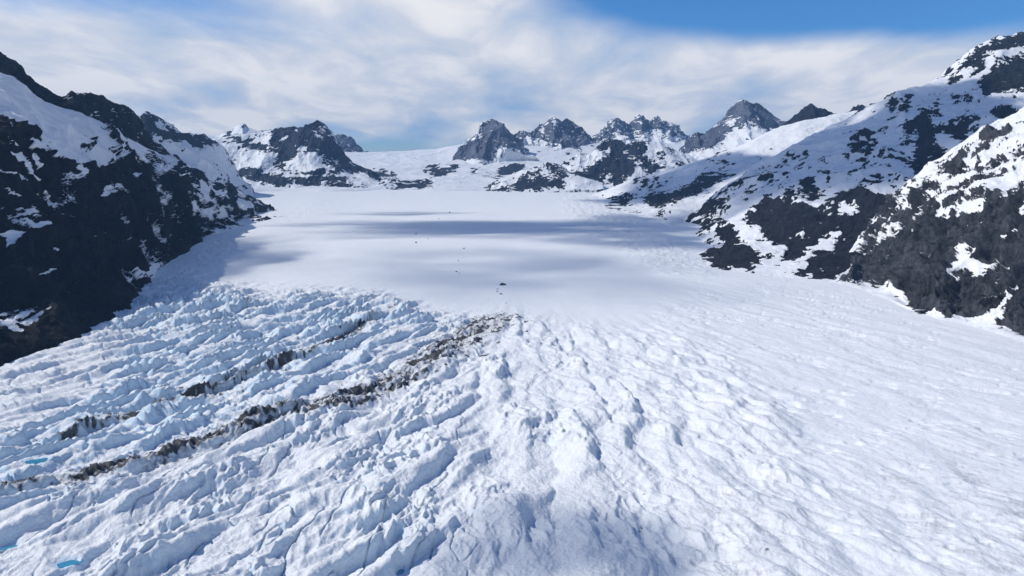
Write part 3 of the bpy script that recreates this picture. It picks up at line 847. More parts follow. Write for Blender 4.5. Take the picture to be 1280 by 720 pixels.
def rows(ang, lam, seed, wob=.9, rise=.62, bx=0, by=0):
    s_, t_ = rot(ang, X + bx, Y + by)
    ph = t_ / lam + wob * pn2(s_ / (lam * 3.6), t_ / (lam * 1.6), seed) + .22 * pn2(s_ / (lam * .9), t_ / lam, seed + 1)
    a = .35 + .65 * sstep(-.35, .3, pn2(s_ / (lam * 2.4), np.floor(ph) * 7.3 + .5, seed + 2))
    return saw(ph, rise) * a, ph, s_, t_


r1, ph1, s, t = rows(30, 34, 201, .8)
r2, ph2, _, _ = rows(33, 17, 205, .8)
s2, t2 = rot(-38, Xw * .6 + X * .4, Yw * .6 + Y * .4)
sr, tr = rot(24, X + 3 * pn2(X / 18, Y / 18, 210), Y)
rib = crest(pn2(sr / 13 + .35 * np.floor(ph1), tr / 52, 211), 1.0)
rib2 = crest(pn2(sr / 6.5, tr / 26, 212), 1.0)
pS = sstep(-.3, .4, pn2(X / 190, Y / 260, 213))
def slots(sx, tx, seed, w=.07):
    n = pn2(sx, tx, seed)
    g = sstep(-.15, .2, pn2(sx * .45 + 9, tx * .6, seed + 1))
    return np.clip(1 - np.abs(n) / w, 0, 1) ** .7 * g


slS = slots(sr / 24, tr / 60, 270, .09)
hS = 15 * r1 + 4.5 * r2 + (2.5 + 6 * r1) * rib * (.5 + .8 * pS) + 1.6 * rib2 * (.4 + r1) + 5 * pn2(s / 240, t / 110, 214) + .9 * pn2(s / 6, t / 9, 5) + .4 * pn2(s / 3, t / 3.6, 55) - 8 - 5.5 * slS

# centre: long swells along the flow, scalloped by hollows with sharp rims
s, t = rot(31, X + .7 * wx + 6 * pn2(X / 60, Y / 60, 12), Y + .7 * wy)
big = pn2(s / 170, t / 62, 6)
swell = crest(pn2(s / 120, t / 42, 7), 1.0)
b40, r40, o1, o2 = bowl(s / 52, t / 34, 8, .8, .9)
b18, r18, o3, o4 = bowl(s / 21 + .2 * pn2(X / 12, Y / 12, 70), t / 14, 9, .75, .9)
fine = crest(pn2(s2 / 16, t2 / 7, 10), 1.2)
m1, phm, sm_, tm_ = rows(31, 62, 220, .9, .6)
m2_, _, _, _ = rows(27, 27, 224, .9, .6)
te, ue_ = rot(2, X + 5 * pn2(X / 26, Y / 26, 230), Y + 5 * pn2(X / 26, Y / 26, 231))
tooth = crest(pn2(te / 30, ue_ / 14, 232), 1.0)
tooth2 = crest(pn2(te / 13, ue_ / 6.5, 233), 1.1)
tooth3 = crest(pn2(te / 6, ue_ / 3.4, 234), 1.1)
tk = sstep(-.12, .42, pn2(X / 85, Y / 130, 235) + .35 * pn2(X / 30, Y / 40, 236))
hM = 7 * big + 12 * m1 + 4.5 * m2_ + 5.2 * tooth * (.25 + .75 * tk) + 2.3 * tooth2 * (.12 + .88 * tk) + .35 * tooth3 * tk - 2.4 * b40 - 1.0 * b18 * patch
slM = slots(te / 60, ue_ / 22, 274, .055)
hM -= 3.5 * slM
hM += .5 * pn2(s / 5, t / 6, 56) + .3 * pn2(X / 2.8, Y / 2.8, 11) - 9

# centre right: rounded snow backs that drop steeply into sharp-bottomed troughs on their right
s, t = rot(-12, X + .8 * wx, Y + .8 * wy)
s3, t3 = rot(-30, X + .5 * wx, Y + .5 * wy)
FX, FYc = 110.0, 2350.0
rad = np.hypot(X - FX, FYc - Y)
tf = np.arctan2(X - FX + .25 * wx, np.maximum(FYc - Y, 60)) * 1250
phf = tf / 50 + .75 * pn2(rad / 210, tf / 110, 290) + .22 * pn2(rad / 50, tf / 42, 291)
fan = saw(phf, .6) * (.25 + .75 * sstep(-.35, .3, pn2(rad / 150, np.floor(phf) * 5.1 + .5, 292)))
phg = tf / 23 + .7 * pn2(rad / 110, tf / 60, 293) + .2 * pn2(rad / 26, tf / 20, 294)
fan2 = saw(phg, .6) * sstep(-.3, .35, pn2(rad / 75, np.floor(phg) * 3.7 + .5, 295))
te, ue_ = rot(-14, X + 6 * pn2(X / 30, Y / 30, 240), Y + 6 * pn2(X / 30, Y / 30, 241))
n1_, n2_, _, _ = rows(18, 88, 242, .8, .62)
toothA = crest(pn2(te / 52, ue_ / 19, 243), .95)
toothB = crest(pn2(te / 24, ue_ / 9, 244), 1.0)
toothC = crest(pn2(te / 10, ue_ / 4.4, 245), 1.1)
hM2 = 8 * pn2(s / 210, t / 95, 71) + 12 * fan + 3.8 * fan2 + 4.0 * toothA * (.15 + .85 * tk) + 2.6 * toothB * (.12 + .88 * tk) + .5 * toothC * tk - 1.6 * b40 - 1.5 * b18 * patch + .5 * pn2(s / 5, t / 4, 75) + .28 * pn2(X / 2.8, Y / 2.8, 76) - 8
kR = sstep(480, 700, px + 60 * pn2(X / 120, Y / 120, 77))
hM = hM * (1 - kR) + hM2 * kR * (1 - .35 * sstep(470, 400, py))

# right: gentle swells, with swarms of short hollows and low scarps
s, t = rot(-30, X + .35 * wx, Y + .35 * wy)
wv = pn2(s / 130, t / 52, 13)
wv2 = pn2(s / 60, t / 26, 43)
pt = sstep(-.05, .45, pn2(s / 260, t / 110, 16))
sa, ta = rot(-62, X + .25 * wx, Y + .25 * wy)
dimp = sstep(.16, .52, pn2(sa / 52, ta / 17, 14) + .3 * pn2(sa / 12, ta / 6, 45)) * sstep(-.35, .15, pn2(sa / 120, ta / 90, 44))
scb, r_, q1, q2 = bowl(s / 44, t / 24, 15, .8, .9)
fold = crest(pn2(s / 90, t / 18, 19), 1.3)
gWx = sstep(.35, 1.0, gW)
hW = (1.2 + 3.4 * gWx) * wv + (.5 + 1.7 * gWx) * wv2 - 2.2 * dimp + (.4 + 1.6 * gWx) * fold * pt - 3.2 * gWx * scb * (.3 + .7 * pt) + 2.6 * gWx * billow(pn2(s3 / 80, t3 / 26, 78), .9) + .35 * pn2(sa / 12, ta / 7, 17) + .18 * pn2(sa / 5, ta / 3, 57)
hW += .45 * crest(pn2(s3 / 60, t3 / 11, 250), 1.1) * sstep(-.3, .3, pn2(X / 120, Y / 160, 251)) + .6 * gWx * toothB + (.1 + .15 * gWx) * crest(pn2(sa / 14, ta / 5, 252), 1.3) + 1.6 * gWx * toothA + (1.1 + 3.2 * gWx) * fan + (.35 + 1.3 * gWx) * fan2
gW = .9 + 0 * gW

hSM = .5 * crest(pn2(X / 150 + .3 * wx / 20, Y / 34, 296), 2.0) * sstep(0, .4, pn2(X / 300, Y / 300, 297)) + 3.0 * pn2(X / 260, Y / 420, 18) + .5 * pn2(X / 60, Y / 90, 20)
# far edges: rough broken ice on both flanks of the smooth part
fl = sample(raster([(1, [(200, 345), (235, 322), (260, 300), (320, 285), (300, 310), (250, 345), (230, 360)]), (.9, [(690, 240), (760, 245), (860, 310), (900, 340), (840, 345), (780, 320), (720, 280)]),
                    (.5, [(270, 296), (350, 268), (400, 240), (430, 250), (380, 280), (300, 296)])], 0, 7), px, py)
hF = 7 * crest(pn2(Xw / 60, Yw / 34, 21), 1.2) + 4 * crest(pn2(Xw / 30, Yw / 15, 22), 1.2) - 3

wsum = np.maximum(wS + wM + wW, 1)
wS, wM, wW = wS / wsum, wM / wsum, wW / wsum
h = wS * gS * hS + wM * hM + wW * gW * 1.25 * hW + hSM * (.3 + .7 * wSM) + fl * hF * .6
# steepen the sides that face away to the right (wind and melt make the crests lean)
lean = np.clip(wS * gS + wM * .9 + wW * .6, 0, 1)
Xd = X + lean * np.clip(h, -10, 14) * (.25 + .25 * kR)
Yd = Y - lean * np.clip(h, -10, 14) * .10

# two dirty medial moraines
def band(pts, widths):
    """signed nearness to a polyline laid on the ice: 1 on the line, 0 at its width"""
    q = []
    for (a, b), w in zip(pts, widths):
        yy = float(glY(a, b))
        q.append((float(at(a, b, yy)[0]), yy, w))
    out = np.full(X.shape, -9.0)
    for (x0, y0, w0), (x1, y1, w1) in zip(q[:-1], q[1:]):
        dx, dy = x1 - x0, y1 - y0
        k = np.clip(((Xw * .5 + X * .5 - x0) * dx + (Yw * .5 + Y * .5 - y0) * dy) / (dx * dx + dy * dy), 0, 1)
        d = np.hypot(Xw * .5 + X * .5 - x0 - k * dx, Yw * .5 + Y * .5 - y0 - k * dy)
        out = np.maximum(out, 1 - d / (w0 + (w1 - w0) * k))
    return out


b1 = band([(622, 398), (600, 412), (560, 434), (525, 455), (490, 476), (450, 488), (410, 503), (350, 516), (300, 536), (250, 550), (190, 572), (140, 582), (90, 594), (40, 606), (-20, 620), (-150, 650)],
          [38, 36, 30, 26, 24, 22, 20, 19, 18, 18, 15, 12, 13, 12, 9, 8])
b2 = band([(492, 384), (460, 402), (420, 430), (370, 448), (330, 462), (250, 495), (200, 505), (150, 520), (90, 545), (60, 552)], [10, 13, 17, 20, 19, 19, 18, 12, 8, 5])
b3 = band([(690, 560), (720, 600), (760, 660), (800, 720)], [10, 12, 12, 12])
s, t = rot(31)
s2b, t2b = rot(-50, X + .3 * wx, Y + .3 * wy)
dn = .55 * pn2(s / 34 + .5 * wx / 20, t / 7.5, 30) + .45 * pn2(s / 12, t / 5, 31) + .6 * pn2(s / 60, t / 22, 32) + .4 * pn2(s2b / 13, t2b / 5, 33) + .25 * pn2(X / 3.4, Y / 4.5, 34)
dirt = np.where(b1 > -1.5, b1 * .6 + dn * 1.6 + .14, -3)
dirt2 = np.where(b2 > -1.5, b2 * .58 + dn * 1.5 - .02, -3)
dirt = np.maximum(dirt, dirt2)
spk = pn2(s / 30, t / 7, 36) + .6 * pn2(s2b / 8, t2b / 3, 37)
dirt = np.maximum(dirt, (spk - .95) * 1.6 + .35 * np.clip(wM + wS, 0, 1))
h += sstep(-.8, .6, b1) * (4 * crest(pn2(s2b / 24, t2b / 11, 35), 1.1) + 2 * crest(pn2(s / 9, t / 9, 38), 1))
Zd = Z0 + h

# melt ponds sunk into the ice
PONDS = [((45, 578), (14, 3.8), 22), ((137, 618), (5, 2.0), 10), ((8, 672), (10, 4.5), 12), ((84, 695), (12, 4.5), 15), ((500, 706), (4, 3.0), 5)]
pond_pos = []
pond_ice = 0 * X
for (a, b), (rx, rz), ang in PONDS:
    yy = float(glY(a, b))
    xx = float(at(a, b, yy)[0])
    rw, rl = rx / F * yy * .72, rz * yy * yy / (F * H) * .72
    d = np.hypot((X - xx) / (rw * 1.7 + 3), (Y - yy) / (rl * 1.7 + 4))
    k = sstep(1.35, .6, d)
    m = d < 1.0
    zl = float(np.percentile((Zd)[m], 25)) if m.any() else 0
    Zd = Zd * (1 - k) + (zl - 2.0 + 1.5 * d * d + .6 * pn2(X / 5, Y / 6, 260) + .4 * pn2(X / 2, Y / 2.4, 261)) * k
    pond_ice = np.maximum(pond_ice, k * .8)
    pond_pos.append((xx, yy, zl - 1.15, rw * 1.7, rl * 1.9))

Pg = np.stack([Xd, Yd, Zd], -1)
Ng = normals(Pg)
steep = 1 - Ng[..., 2]
low = sstep(2, -6, h)
ice = np.clip((wS * gS * 1.1 + wM * .6 + wW * .22 + fl * .6), 0, 1.1) * (.02 + 1.1 * sstep(.08, .40, steep)) + .22 * wS * low
ice = np.maximum(ice, pond_ice)
# dirt keeps to faces turned down-valley
dirt = dirt + np.where((b1 > -1) | (b2 > -1), .28 * np.clip(-Ng[..., 1] - .1, -.6, .6), 0)


def glacier_mat():
    m, nt, N, L = new_mat('glacier_ice_and_snow')
    tc = N.new('ShaderNodeTexCoord').outputs['Object']
    n1 = noisen(N, L, tc, .09, 6, .6)
    n2 = noisen(N, L, tc, .35, 6, .62, .3)
    n3 = noisen(N, L, tc, .012, 4, .5)
    mp = N.new('ShaderNodeMapping')
    mp.inputs['Rotation'].default_value = (0, 0, R(31))
    L.new(tc, mp.inputs[0])
    n4 = noisen(N, L, mp.outputs[0], .16, 5, .6, .5, (1.8, .35, 1))
    ic = mathn(N, L, 'ADD', attr(N, 'ice'), mathn(N, L, 'MULTIPLY', mathn(N, L, 'SUBTRACT', n1, .5), .7))
    icf = maprange(N, L, ic, .12, .95)
    snow = mixc(N, L, maprange(N, L, n3, .4, .7), (.81, .835, .85), (.785, .81, .835))
    icec = mixc(N, L, n2, (.50, .68, .83), (.68, .785, .87))
    c = mixc(N, L, icf, snow, icec)
    # faint dust film
    film = mathn(N, L, 'MULTIPLY', maprange(N, L, n4, .56, .76), maprange(N, L, attr(N, 'film'), .0, 2.0, 0, .75, False))
    c = mixc(N, L, film, c, (.30, .28, .30))
    sm_ = mathn(N, L, 'MULTIPLY', attr(N, 'smear'), maprange(N, L, n4, .38, .62, .12, .68))
    c = mixc(N, L, sm_, c, (.23, .23, .25))
    dd = mathn(N, L, 'ADD', attr(N, 'dirt'), mathn(N, L, 'MULTIPLY', mathn(N, L, 'SUBTRACT', n2, .5), 1.1))
    df = maprange(N, L, dd, .30, .85, 0, .96)
    dcol = ramp(N, L, n1, [(.35, (.014, .016, .020)), (.55, (.042, .044, .050)), (.75, (.10, .104, .112))])
    c = mixc(N, L, df, c, dcol)
    b = N.new('ShaderNodeBsdfPrincipled')
    L.new(c, b.inputs['Base Color'])
    L.new(mathn(N, L, 'SUBTRACT', .72, mathn(N, L, 'MULTIPLY', icf, .2)), b.inputs['Roughness'])
    b.inputs['Specular IOR Level'].default_value = .3
    bp = N.new('ShaderNodeBump')
    hh = mathn(N, L, 'ADD', mathn(N, L, 'MULTIPLY', n1, 2.6), mathn(N, L, 'MULTIPLY', n2, 1.5))
    hh = mathn(N, L, 'MULTIPLY', hh, attr(N, 'rough'))
    bp.inputs['Distance'].default_value = 1
    L.new(hh, bp.inputs['Height'])
    L.new(bp.outputs[0], b.inputs['Normal'])
    o = N.new('ShaderNodeOutputMaterial')
    L.new(b.outputs[0], o.inputs[0])
    return m


smear = np.clip(sstep(-.5, .7, b1) + .8 * sstep(-.4, .7, b2), 0, 1)
film = np.clip(wS * .8 + wM * .6 + wW * .6 + np.clip(b1 + 2.2, 0, 1.6) * .6 + np.clip(b2 + 2, 0, 1.6) * .6, 0, 2)
rough = .20 + np.clip(wS + wM * .9 + wW * (.12 + .5 * gWx) + fl, 0, 1) * .9
gp_ = sample(raster([(1, [(1080, 590), (1180, 560), (1400, 600), (1400, 760), (1150, 740)]), (.8, [(860, 620), (960, 600), (1000, 700), (960, 800), (860, 760)])], 0, 22), px, py)
smear = np.maximum(smear, .6 * gp_ * sstep(.05, .5, pn2(sa / 34, ta / 11, 280) + .5 * pn2(sa / 12, ta / 4, 281)))
GM = glacier_mat()
o = grid_mesh('glacier', Pg, GM, {'ice': ice, 'dirt': dirt, 'film': film, 'rough': rough, 'smear': smear}, flip=True)
tag(o, 'wide crevassed white glacier with two dark moraine stripes filling the valley', 'glacier', kind='structure')
print('glacier', round(time.time() - T0, 1), Pg.shape)


def surf(xx, yy):
    i = int(np.argmin(np.abs(yv - yy)))
    j = int(np.argmin(np.abs(X[i] - xx)))
    return Pg[i, j]


# ponds
def pond_mat():
    m, nt, N, L = new_mat('melt_water')
    b = N.new('ShaderNodeBsdfPrincipled')
    b.inputs['Base Color'].default_value = (.05, .27, .42, 1)
    b.inputs['Roughness'].default_value = .08
    o = N.new('ShaderNodeOutputMaterial')
    L.new(b.outputs[0], o.inputs[0])
    return m


PM = pond_mat()
PLAB = ['largest turquoise melt pond, just below the faint moraine tail', 'tiny turquoise melt puddle among the ice humps under the moraine', 'blue melt pond cut by the left edge of the view',
        'oval bright blue melt pond near the bottom left corner', 'small dark blue water hole at the bottom of a crevasse']
rg = np.random.RandomState(5)
for (xx, yy, zz, rw, rl), lab in zip(pond_pos, PLAB):
    n = 40
    me = bpy.data.meshes.new('melt_pond')
    ph = rg.rand(4) * 6
    vs, fs = [], []
    for k in range(n):
        a = 2 * math.pi * k / n
        r = 1 + .16 * math.sin(2 * a + ph[0]) + .12 * math.sin(3 * a + ph[1]) + .07 * math.sin(5 * a + ph[2])
        dx, dy = rw * r * math.cos(a), rl * r * math.sin(a)
        vs.append((xx + dx + dy * .35, yy + dy + dx * .35, zz))
    for k in range(n):
        vs.append((vs[k][0] * .9 + xx * .1, vs[k][1] * .9 + yy * .1, zz - .8))
    fs.append(list(range(n)))
    fs += [[k, k + n, (k + 1) % n + n, (k + 1) % n] for k in range(n)]
    me.from_pydata(vs, [], fs)
    me.materials.append(PM)
    o = bpy.data.objects.new('melt_pond', me)
    COL.objects.link(o)
    tag(o, lab, 'melt pond', 'melt ponds on the ice', 'structure')

# ------------------------------------------------------------------ boulders and moraine rubble
def boulder_mat():
    m, nt, N, L = new_mat('boulder_rock')
    tc = N.new('ShaderNodeTexCoord').outputs['Object']
    n1 = noisen(N, L, tc, .8, 6, .65)
    c = ramp(N, L, n1, [(.35, (.02, .02, .024)), (.7, (.09, .085, .085))])
    b = N.new('ShaderNodeBsdfPrincipled')
    L.new(c, b.inputs['Base Color'])
    b.inputs['Roughness'].default_value = .85
    bp = N.new('ShaderNodeBump')
    bp.inputs['Distance'].default_value = .5
    L.new(n1, bp.inputs['Height'])
    L.new(bp.outputs[0], b.inputs['Normal'])
    o = N.new('ShaderNodeOutputMaterial')
    L.new(b.outputs[0], o.inputs[0])
    return m


BM = boulder_mat()
import bmesh


def rock_verts(seed, sub=2, aspect=(1, .8, .6)):
    bm = bmesh.new()
    bmesh.ops.create_icosphere(bm, subdivisions=sub, radius=1)
    V = np.array([v.co[:] for v in bm.verts])
    Fc = [[v.index for v in f.verts] for f in bm.faces]
    bm.free()
    V = V * (1 + .38 * fbm3(V * 1.0 + seed * 3.1, 1.1, 3, seed)[:, None])
    # cut a few flat faces
    r = np.random.RandomState(seed)
    for _ in range(6):
        n = r.randn(3)
        n /= np.linalg.norm(n)
        d = V @ n
        lim = .62
        V = V - np.outer(np.clip(d - lim, 0, None) * .85, n)
    return V * np.array(aspect), Fc


protos = []
for k in range(4):
    V, Fc = rock_verts(101 + k, 3, ((1, .75, .62), (1, .8, .8), (1.2, .7, .5), (.9, .9, .7))[k])
    me = bpy.data.meshes.new('boulder')
    me.from_pydata(V.tolist(), [], Fc)
    me.materials.append(BM)
    protos.append(me)
B = [((629.5, 357), 3.6, 'largest dark boulder on the smooth snow above the moraine head'),
     ((626.0, 357.4), 2.0, 'boulder touching the left end of the largest dark boulder'),
     ((622, 362.3), 1.2, 'upper of two small stones just below the largest boulder'),
     ((621.4, 365.2), 1.1, 'lower of two small stones just below the largest boulder'),
     ((626.3, 368.2), 1.7, 'rounded dark stone below the two small stones'),
     ((632.6, 379.2), 1.0, 'small lone stone halfway between largest boulder and moraine head'),
     ((647, 396.3), 1.6, 'dark stone at the snow edge right of the moraine head'),
     ((570.5, 340.2), 1.4, 'dark stone on the open snow left of the largest boulder'),
     ((574.5, 342.3), .9, 'little stone beside the dark stone on open snow'),
     ((573, 325.8), .9, 'faint speck of rock on open snow in front of the cloud shadow'),
     ((580, 310.8), 1.6, 'round dark stone at the near edge of the cloud shadow'),
     ((520, 303.7), 1.7, 'flat dark stone at left inside the cloud shadow'),
     ((535, 299), 1.0, 'small stone right of the flat dark stone inside the shadow'),
     ((520, 293), 1.0, 'small stone above the flat dark stone inside the shadow'),
     ((548.5, 273.2), 1.1, 'stone on the bright snow strip beyond the cloud shadow'),
     ((562, 266), 1.2, 'upper stone on the bright snow strip beyond the shadow')]
for k, ((a, b), rp, lab) in enumerate(B):
    yy = float(glY(a, b))
    xx = float(at(a, b, yy)[0])
    p = surf(xx, yy)
    o = bpy.data.objects.new('boulder', protos[k % 4])
    COL.objects.link(o)
    s_ = rp / F * yy
    o.location = (xx, yy, float(p[2]) + s_ * .18)
    o.scale = (s_ * 1.15, s_, s_ * .95)
    o.rotation_euler = (0, 0, k * 1.7 if k else .1)
    tag(o, lab, 'boulder', 'dark boulders lying on the snow')

# rubble strewn along the moraines: uncountable small stones
V0, F0 = rock_verts(300, 1, (1, .8, .65))
F0 = np.array(F0)
cand = np.argwhere((dirt > .62) & (Y < 1700))
rg = np.random.RandomState(11)
if len(cand):
    wgt = (Y[cand[:, 0], cand[:, 1]]) ** 1.5
    pick = cand[rg.choice(len(cand), 3800, p=wgt / wgt.sum())]
    VV, FF = [], []
    for n, (i, j) in enumerate(pick):
        sz = .35 + 1.0 * rg.rand() ** 4
        a = rg.rand() * 6.28
        c_, s_ = math.cos(a), math.sin(a)
        v = V0 * sz * (1 + .3 * rg.randn(3).clip(-1, 1))
        v = np.stack([v[:, 0] * c_ - v[:, 1] * s_, v[:, 0] * s_ + v[:, 1] * c_, v[:, 2]], -1)
        off = rg.randn(2) * 1.0
        VV.append(v + Pg[i, j] + np.array([off[0], off[1], .1 * sz]))
        FF.append(F0 + n * len(V0))
    me = bpy.data.meshes.new('moraine_rubble')
    me.from_pydata(np.concatenate(VV).tolist(), [], np.concatenate(FF).tolist())
    me.materials.append(BM)
    o = bpy.data.objects.new('moraine_rubble', me)
    COL.objects.link(o)
    tag(o, 'dark broken stones strewn along the two moraine stripes on the ice', 'rubble', kind='stuff')
print('rocks', round(time.time() - T0, 1))

# ------------------------------------------------------------------ sun, clouds, haze, sky
SUN_EL = R(43)
SUN_AZ = R(-82)                    # measured from straight ahead (+Y) towards +X; negative = from the left
sd = np.array([math.sin(SUN_AZ) * math.cos(SUN_EL), math.cos(SUN_AZ) * math.cos(SUN_EL), math.sin(SUN_EL)])
sl = bpy.data.lights.new('sun', 'SUN')
sl.energy = 4.9
sl.angle = R(.53)
sl.color = (1, .95, .865)
so = bpy.data.objects.new('sun', sl)
COL.objects.link(so)
from mathutils import Vector
so.rotation_euler = Vector(sd.tolist()).to_track_quat('Z', 'Y').to_euler()
so.location = (0, 0, 3000)


def cloud_mat(dens):
    m, nt, N, L = new_mat('cloud_vapour')
    v = N.new('ShaderNodeVolumePrincipled')
    v.inputs['Color'].default_value = (.98, .985, 1, 1)
    v.inputs['Density'].default_value = dens
    v.inputs['Anisotropy'].default_value = .6
    o = N.new('ShaderNodeOutputMaterial')
    L.new(v.outputs[0], o.inputs['Volume'])
    return m


def cloud(ground, alt, rx, ry_, thick, dens, seed, lab, rotz=0):
    """a soft lens of cloud up-sun of the ground point it shades"""
    k = (alt - ground[2]) / sd[2]
    c = np.array(ground) + sd * k
    n = 72
    a = np.linspace(0, 2 * np.pi, n + 1)[:-1]
    rr_ = np.linspace(0, 1, 22)[1:]
    pts = [(0, 0)] + [(r * math.cos(t), r * math.sin(t)) for r in rr_ for t in a]
    q = np.array(pts)
    rad = np.hypot(q[:, 0], q[:, 1])
    ang = np.arctan2(q[:, 1], q[:, 0])
    lob = 1 + .30 * pn2(np.cos(ang) * 1.3 + seed, np.sin(ang) * 1.3, seed) + .14 * pn2(np.cos(ang) * 3.5, np.sin(ang) * 3.5 + seed, seed + 1)
    x, y = q[:, 0] * rx * lob, q[:, 1] * ry_ * lob
    th = np.clip(1 - rad ** 2, 0, 1) ** 2.1 * np.clip(1 + 1.1 * fbm2(x / (rx * .5), y / (ry_ * .5), 4, seed), .12, 2.2) * thick
    zt, zb = th * .75, -th * .25
    cz, sz = math.cos(rotz), math.sin(rotz)
    xr, yr = x * cz - y * sz, x * sz + y * cz
    n_t = len(q)
    V = np.concatenate([np.stack([c[0] + xr, c[1] + yr, c[2] + zt + .5], -1), np.stack([c[0] + xr, c[1] + yr, c[2] + zb - .5], -1)])
    Fs = []
    for off, fl_ in ((0, 0), (n_t, 1)):
        for i in range(n):
            j = (i + 1) % n
            Fs.append([off, off + 1 + i, off + 1 + j] if not fl_ else [off, off + 1 + j, off + 1 + i])
            for r in range(len(rr_) - 1):
                a0, a1 = off + 1 + r * n + i, off + 1 + r * n + j
                b0, b1_ = a0 + n, a1 + n
                Fs.append([a0, b0, b1_, a1] if not fl_ else [a0, a1, b1_, b0])
    e0 = 1 + (len(rr_) - 1) * n
    for i in range(n):
        j = (i + 1) % n
        Fs.append([e0 + i, n_t + e0 + i, n_t + e0 + j, e0 + j])
    me = bpy.data.meshes.new('cloud')
    me.from_pydata(V.tolist(), [], Fs)
    me.materials.append(cloud_mat(dens))
    o = bpy.data.objects.new('cloud', me)
    COL.objects.link(o)
    tag(o, lab, 'cloud', 'clouds drifting high over the valley', 'stuff')


CLOUDS = True
if CLOUDS:
    def gp(a, b):
        yy = float(glY(a, b))
        return (float(at(a, b, yy)[0]), yy, float(G(yy)))
    cloud(gp(500, 267), 2450, 420, 170, 90, .009, 14, 'thin streak of cloud shading the snow left of the far middle', .1)
    cloud(gp(800, 300), 2500, 420, 360, 190, .008, 15, 'cloud shading the far right edge of the smooth snow')
    cloud(gp(620, 285), 2400, 1050, 430, 260, .0085, 3, 'wide flat cloud bank shading the far middle of the glacier')
    g2 = gp(640, 335)
    cloud(g2, 2500, 800, 680, 80, .006, 5, 'thin veil of cloud shading the smooth central snow')
    cloud((1380, 3300, 400), 2700, 1000, 760, 520, .011, 7, 'cloud shading the mountain in the middle of the right side')
    cloud((880, 4750, 330), 2800, 820, 620, 420, .011, 8, 'cloud shading the snow dome at the far right')
    cloud((560, 3350, 60), 2600, 330, 620, 170, .009, 10, 'narrow cloud shading the broken ice below the snow dome')
    g3 = gp(690, 680)
    cloud(g3, 1900, 150, 110, 90, .010, 9, 'small thin cloud shading the nearest ice')
    cloud((-1500, 2350, 480), 2600, 420, 700, 200, .008, 12, 'cloud shading the snow shoulder at the left')

# haze
HZ = True
if HZ:
    m, nt, N, L = new_mat('haze_air')
    v = N.new('ShaderNodeVolumePrincipled')
    v.inputs['Color'].default_value = (.28, .56, 1.0, 1)
    v.inputs['Density'].default_value = 3.4e-5
    v.inputs['Anisotropy'].default_value = 0.0
    oo = N.new('ShaderNodeOutputMaterial')
    L.new(v.outputs[0], oo.inputs['Volume'])
    me = bpy.data.meshes.new('haze')
    x0, x1, y0, y1, z0, z1 = -9000, 9000, -600, 16000, -560, 1600
    vs = [(x, y, z) for x in (x0, x1) for y in (y0, y1) for z in (z0, z1)]
    fs = [(0, 1, 3, 2), (4, 6, 7, 5), (0, 4, 5, 1), (2, 3, 7, 6), (0, 2, 6, 4), (1, 5, 7, 3)]
    me.from_pydata(vs, [], fs)
    me.materials.append(m)
    o = bpy.data.objects.new('haze', me)
    COL.objects.link(o)
    tag(o, 'pale blue haze filling the valley air', 'haze', kind='stuff')

# ground far around, under everything, out to the horizon
gn = 60
gx = np.linspace(-60000, 60000, gn)
gy = np.linspace(-60000, 60000, gn)
GX, GY = np.meshgrid(gx, gy)
gz = -300 + 0 * GX
o = grid_mesh('terrain', np.stack([GX, GY, gz], -1), GM, {'ice': 0 * GX, 'dirt': 0 * GX - 3, 'film': 0 * GX, 'rough': 0 * GX}, flip=False)
tag(o, 'snow-covered land stretching beyond the mountains', 'terrain', kind='structure')

# sky
w = bpy.data.worlds.new('World')
scene.world = w
w.use_nodes = True
nt = w.node_tree
N, L = nt.nodes, nt.links
N.clear()
sky = N.new('ShaderNodeTexSky')
sky.sky_type = 'NISHITA'
sky.sun_disc = False
sky.sun_elevation = SUN_EL
sky.sun_rotation = SUN_AZ
sky.altitude = 600
sky.air_density = 1.0
sky.dust_density = .1
sky.ozone_density = 3.0
tc = N.new('ShaderNodeTexCoord').outputs['Generated']
sep = N.new('ShaderNodeSeparateXYZ')
L.new(tc, sep.inputs[0])
# cloud layer seen in perspective: project the direction on a plane overhead
zc = mathn(N, L, 'ADD', mathn(N, L, 'MAXIMUM', sep.outputs[2], 0), .16)
cx = mathn(N, L, 'DIVIDE', sep.outputs[0], zc)
cy = mathn(N, L, 'DIVIDE', sep.outputs[1], zc)
high = maprange(N, L, sep.outputs[2], .27, .55, 0, 1.0)
cmb = N.new('ShaderNodeCombineXYZ')
L.new(cx, cmb.inputs[0])
L.new(cy, cmb.inputs[1])
n1 = noisen(N, L, cmb.outputs[0], .55, 7, .52, .6, (1, .8, 1))
n2 = noisen(N, L, cmb.outputs[0], 1.6, 6, .5, .3, (1, .6, 1))


def blob(az, el, ra, re, amt, tilt=0.0):
    """soft patch of more (or less) cloud about a direction in the sky (degrees)"""
    a, e = R(az), R(el)
    az_n = mathn(N, L, 'ARCTAN2', sep.outputs[0], sep.outputs[1])
    el_n = mathn(N, L, 'ARCSINE', sep.outputs[2])
    da = mathn(N, L, 'SUBTRACT', az_n, a)
    de = mathn(N, L, 'SUBTRACT', el_n, e)
    if tilt:
        de = mathn(N, L, 'SUBTRACT', de, mathn(N, L, 'MULTIPLY', da, tilt))
    da = mathn(N, L, 'DIVIDE', da, R(ra))
    de = mathn(N, L, 'DIVIDE', de, R(re))
    r2 = mathn(N, L, 'ADD', mathn(N, L, 'MULTIPLY', da, da), mathn(N, L, 'MULTIPLY', de, de))
    g = mathn(N, L, 'POWER', 2.71828, mathn(N, L, 'MULTIPLY', r2, -1.0))
    return mathn(N, L, 'MULTIPLY', g, amt)


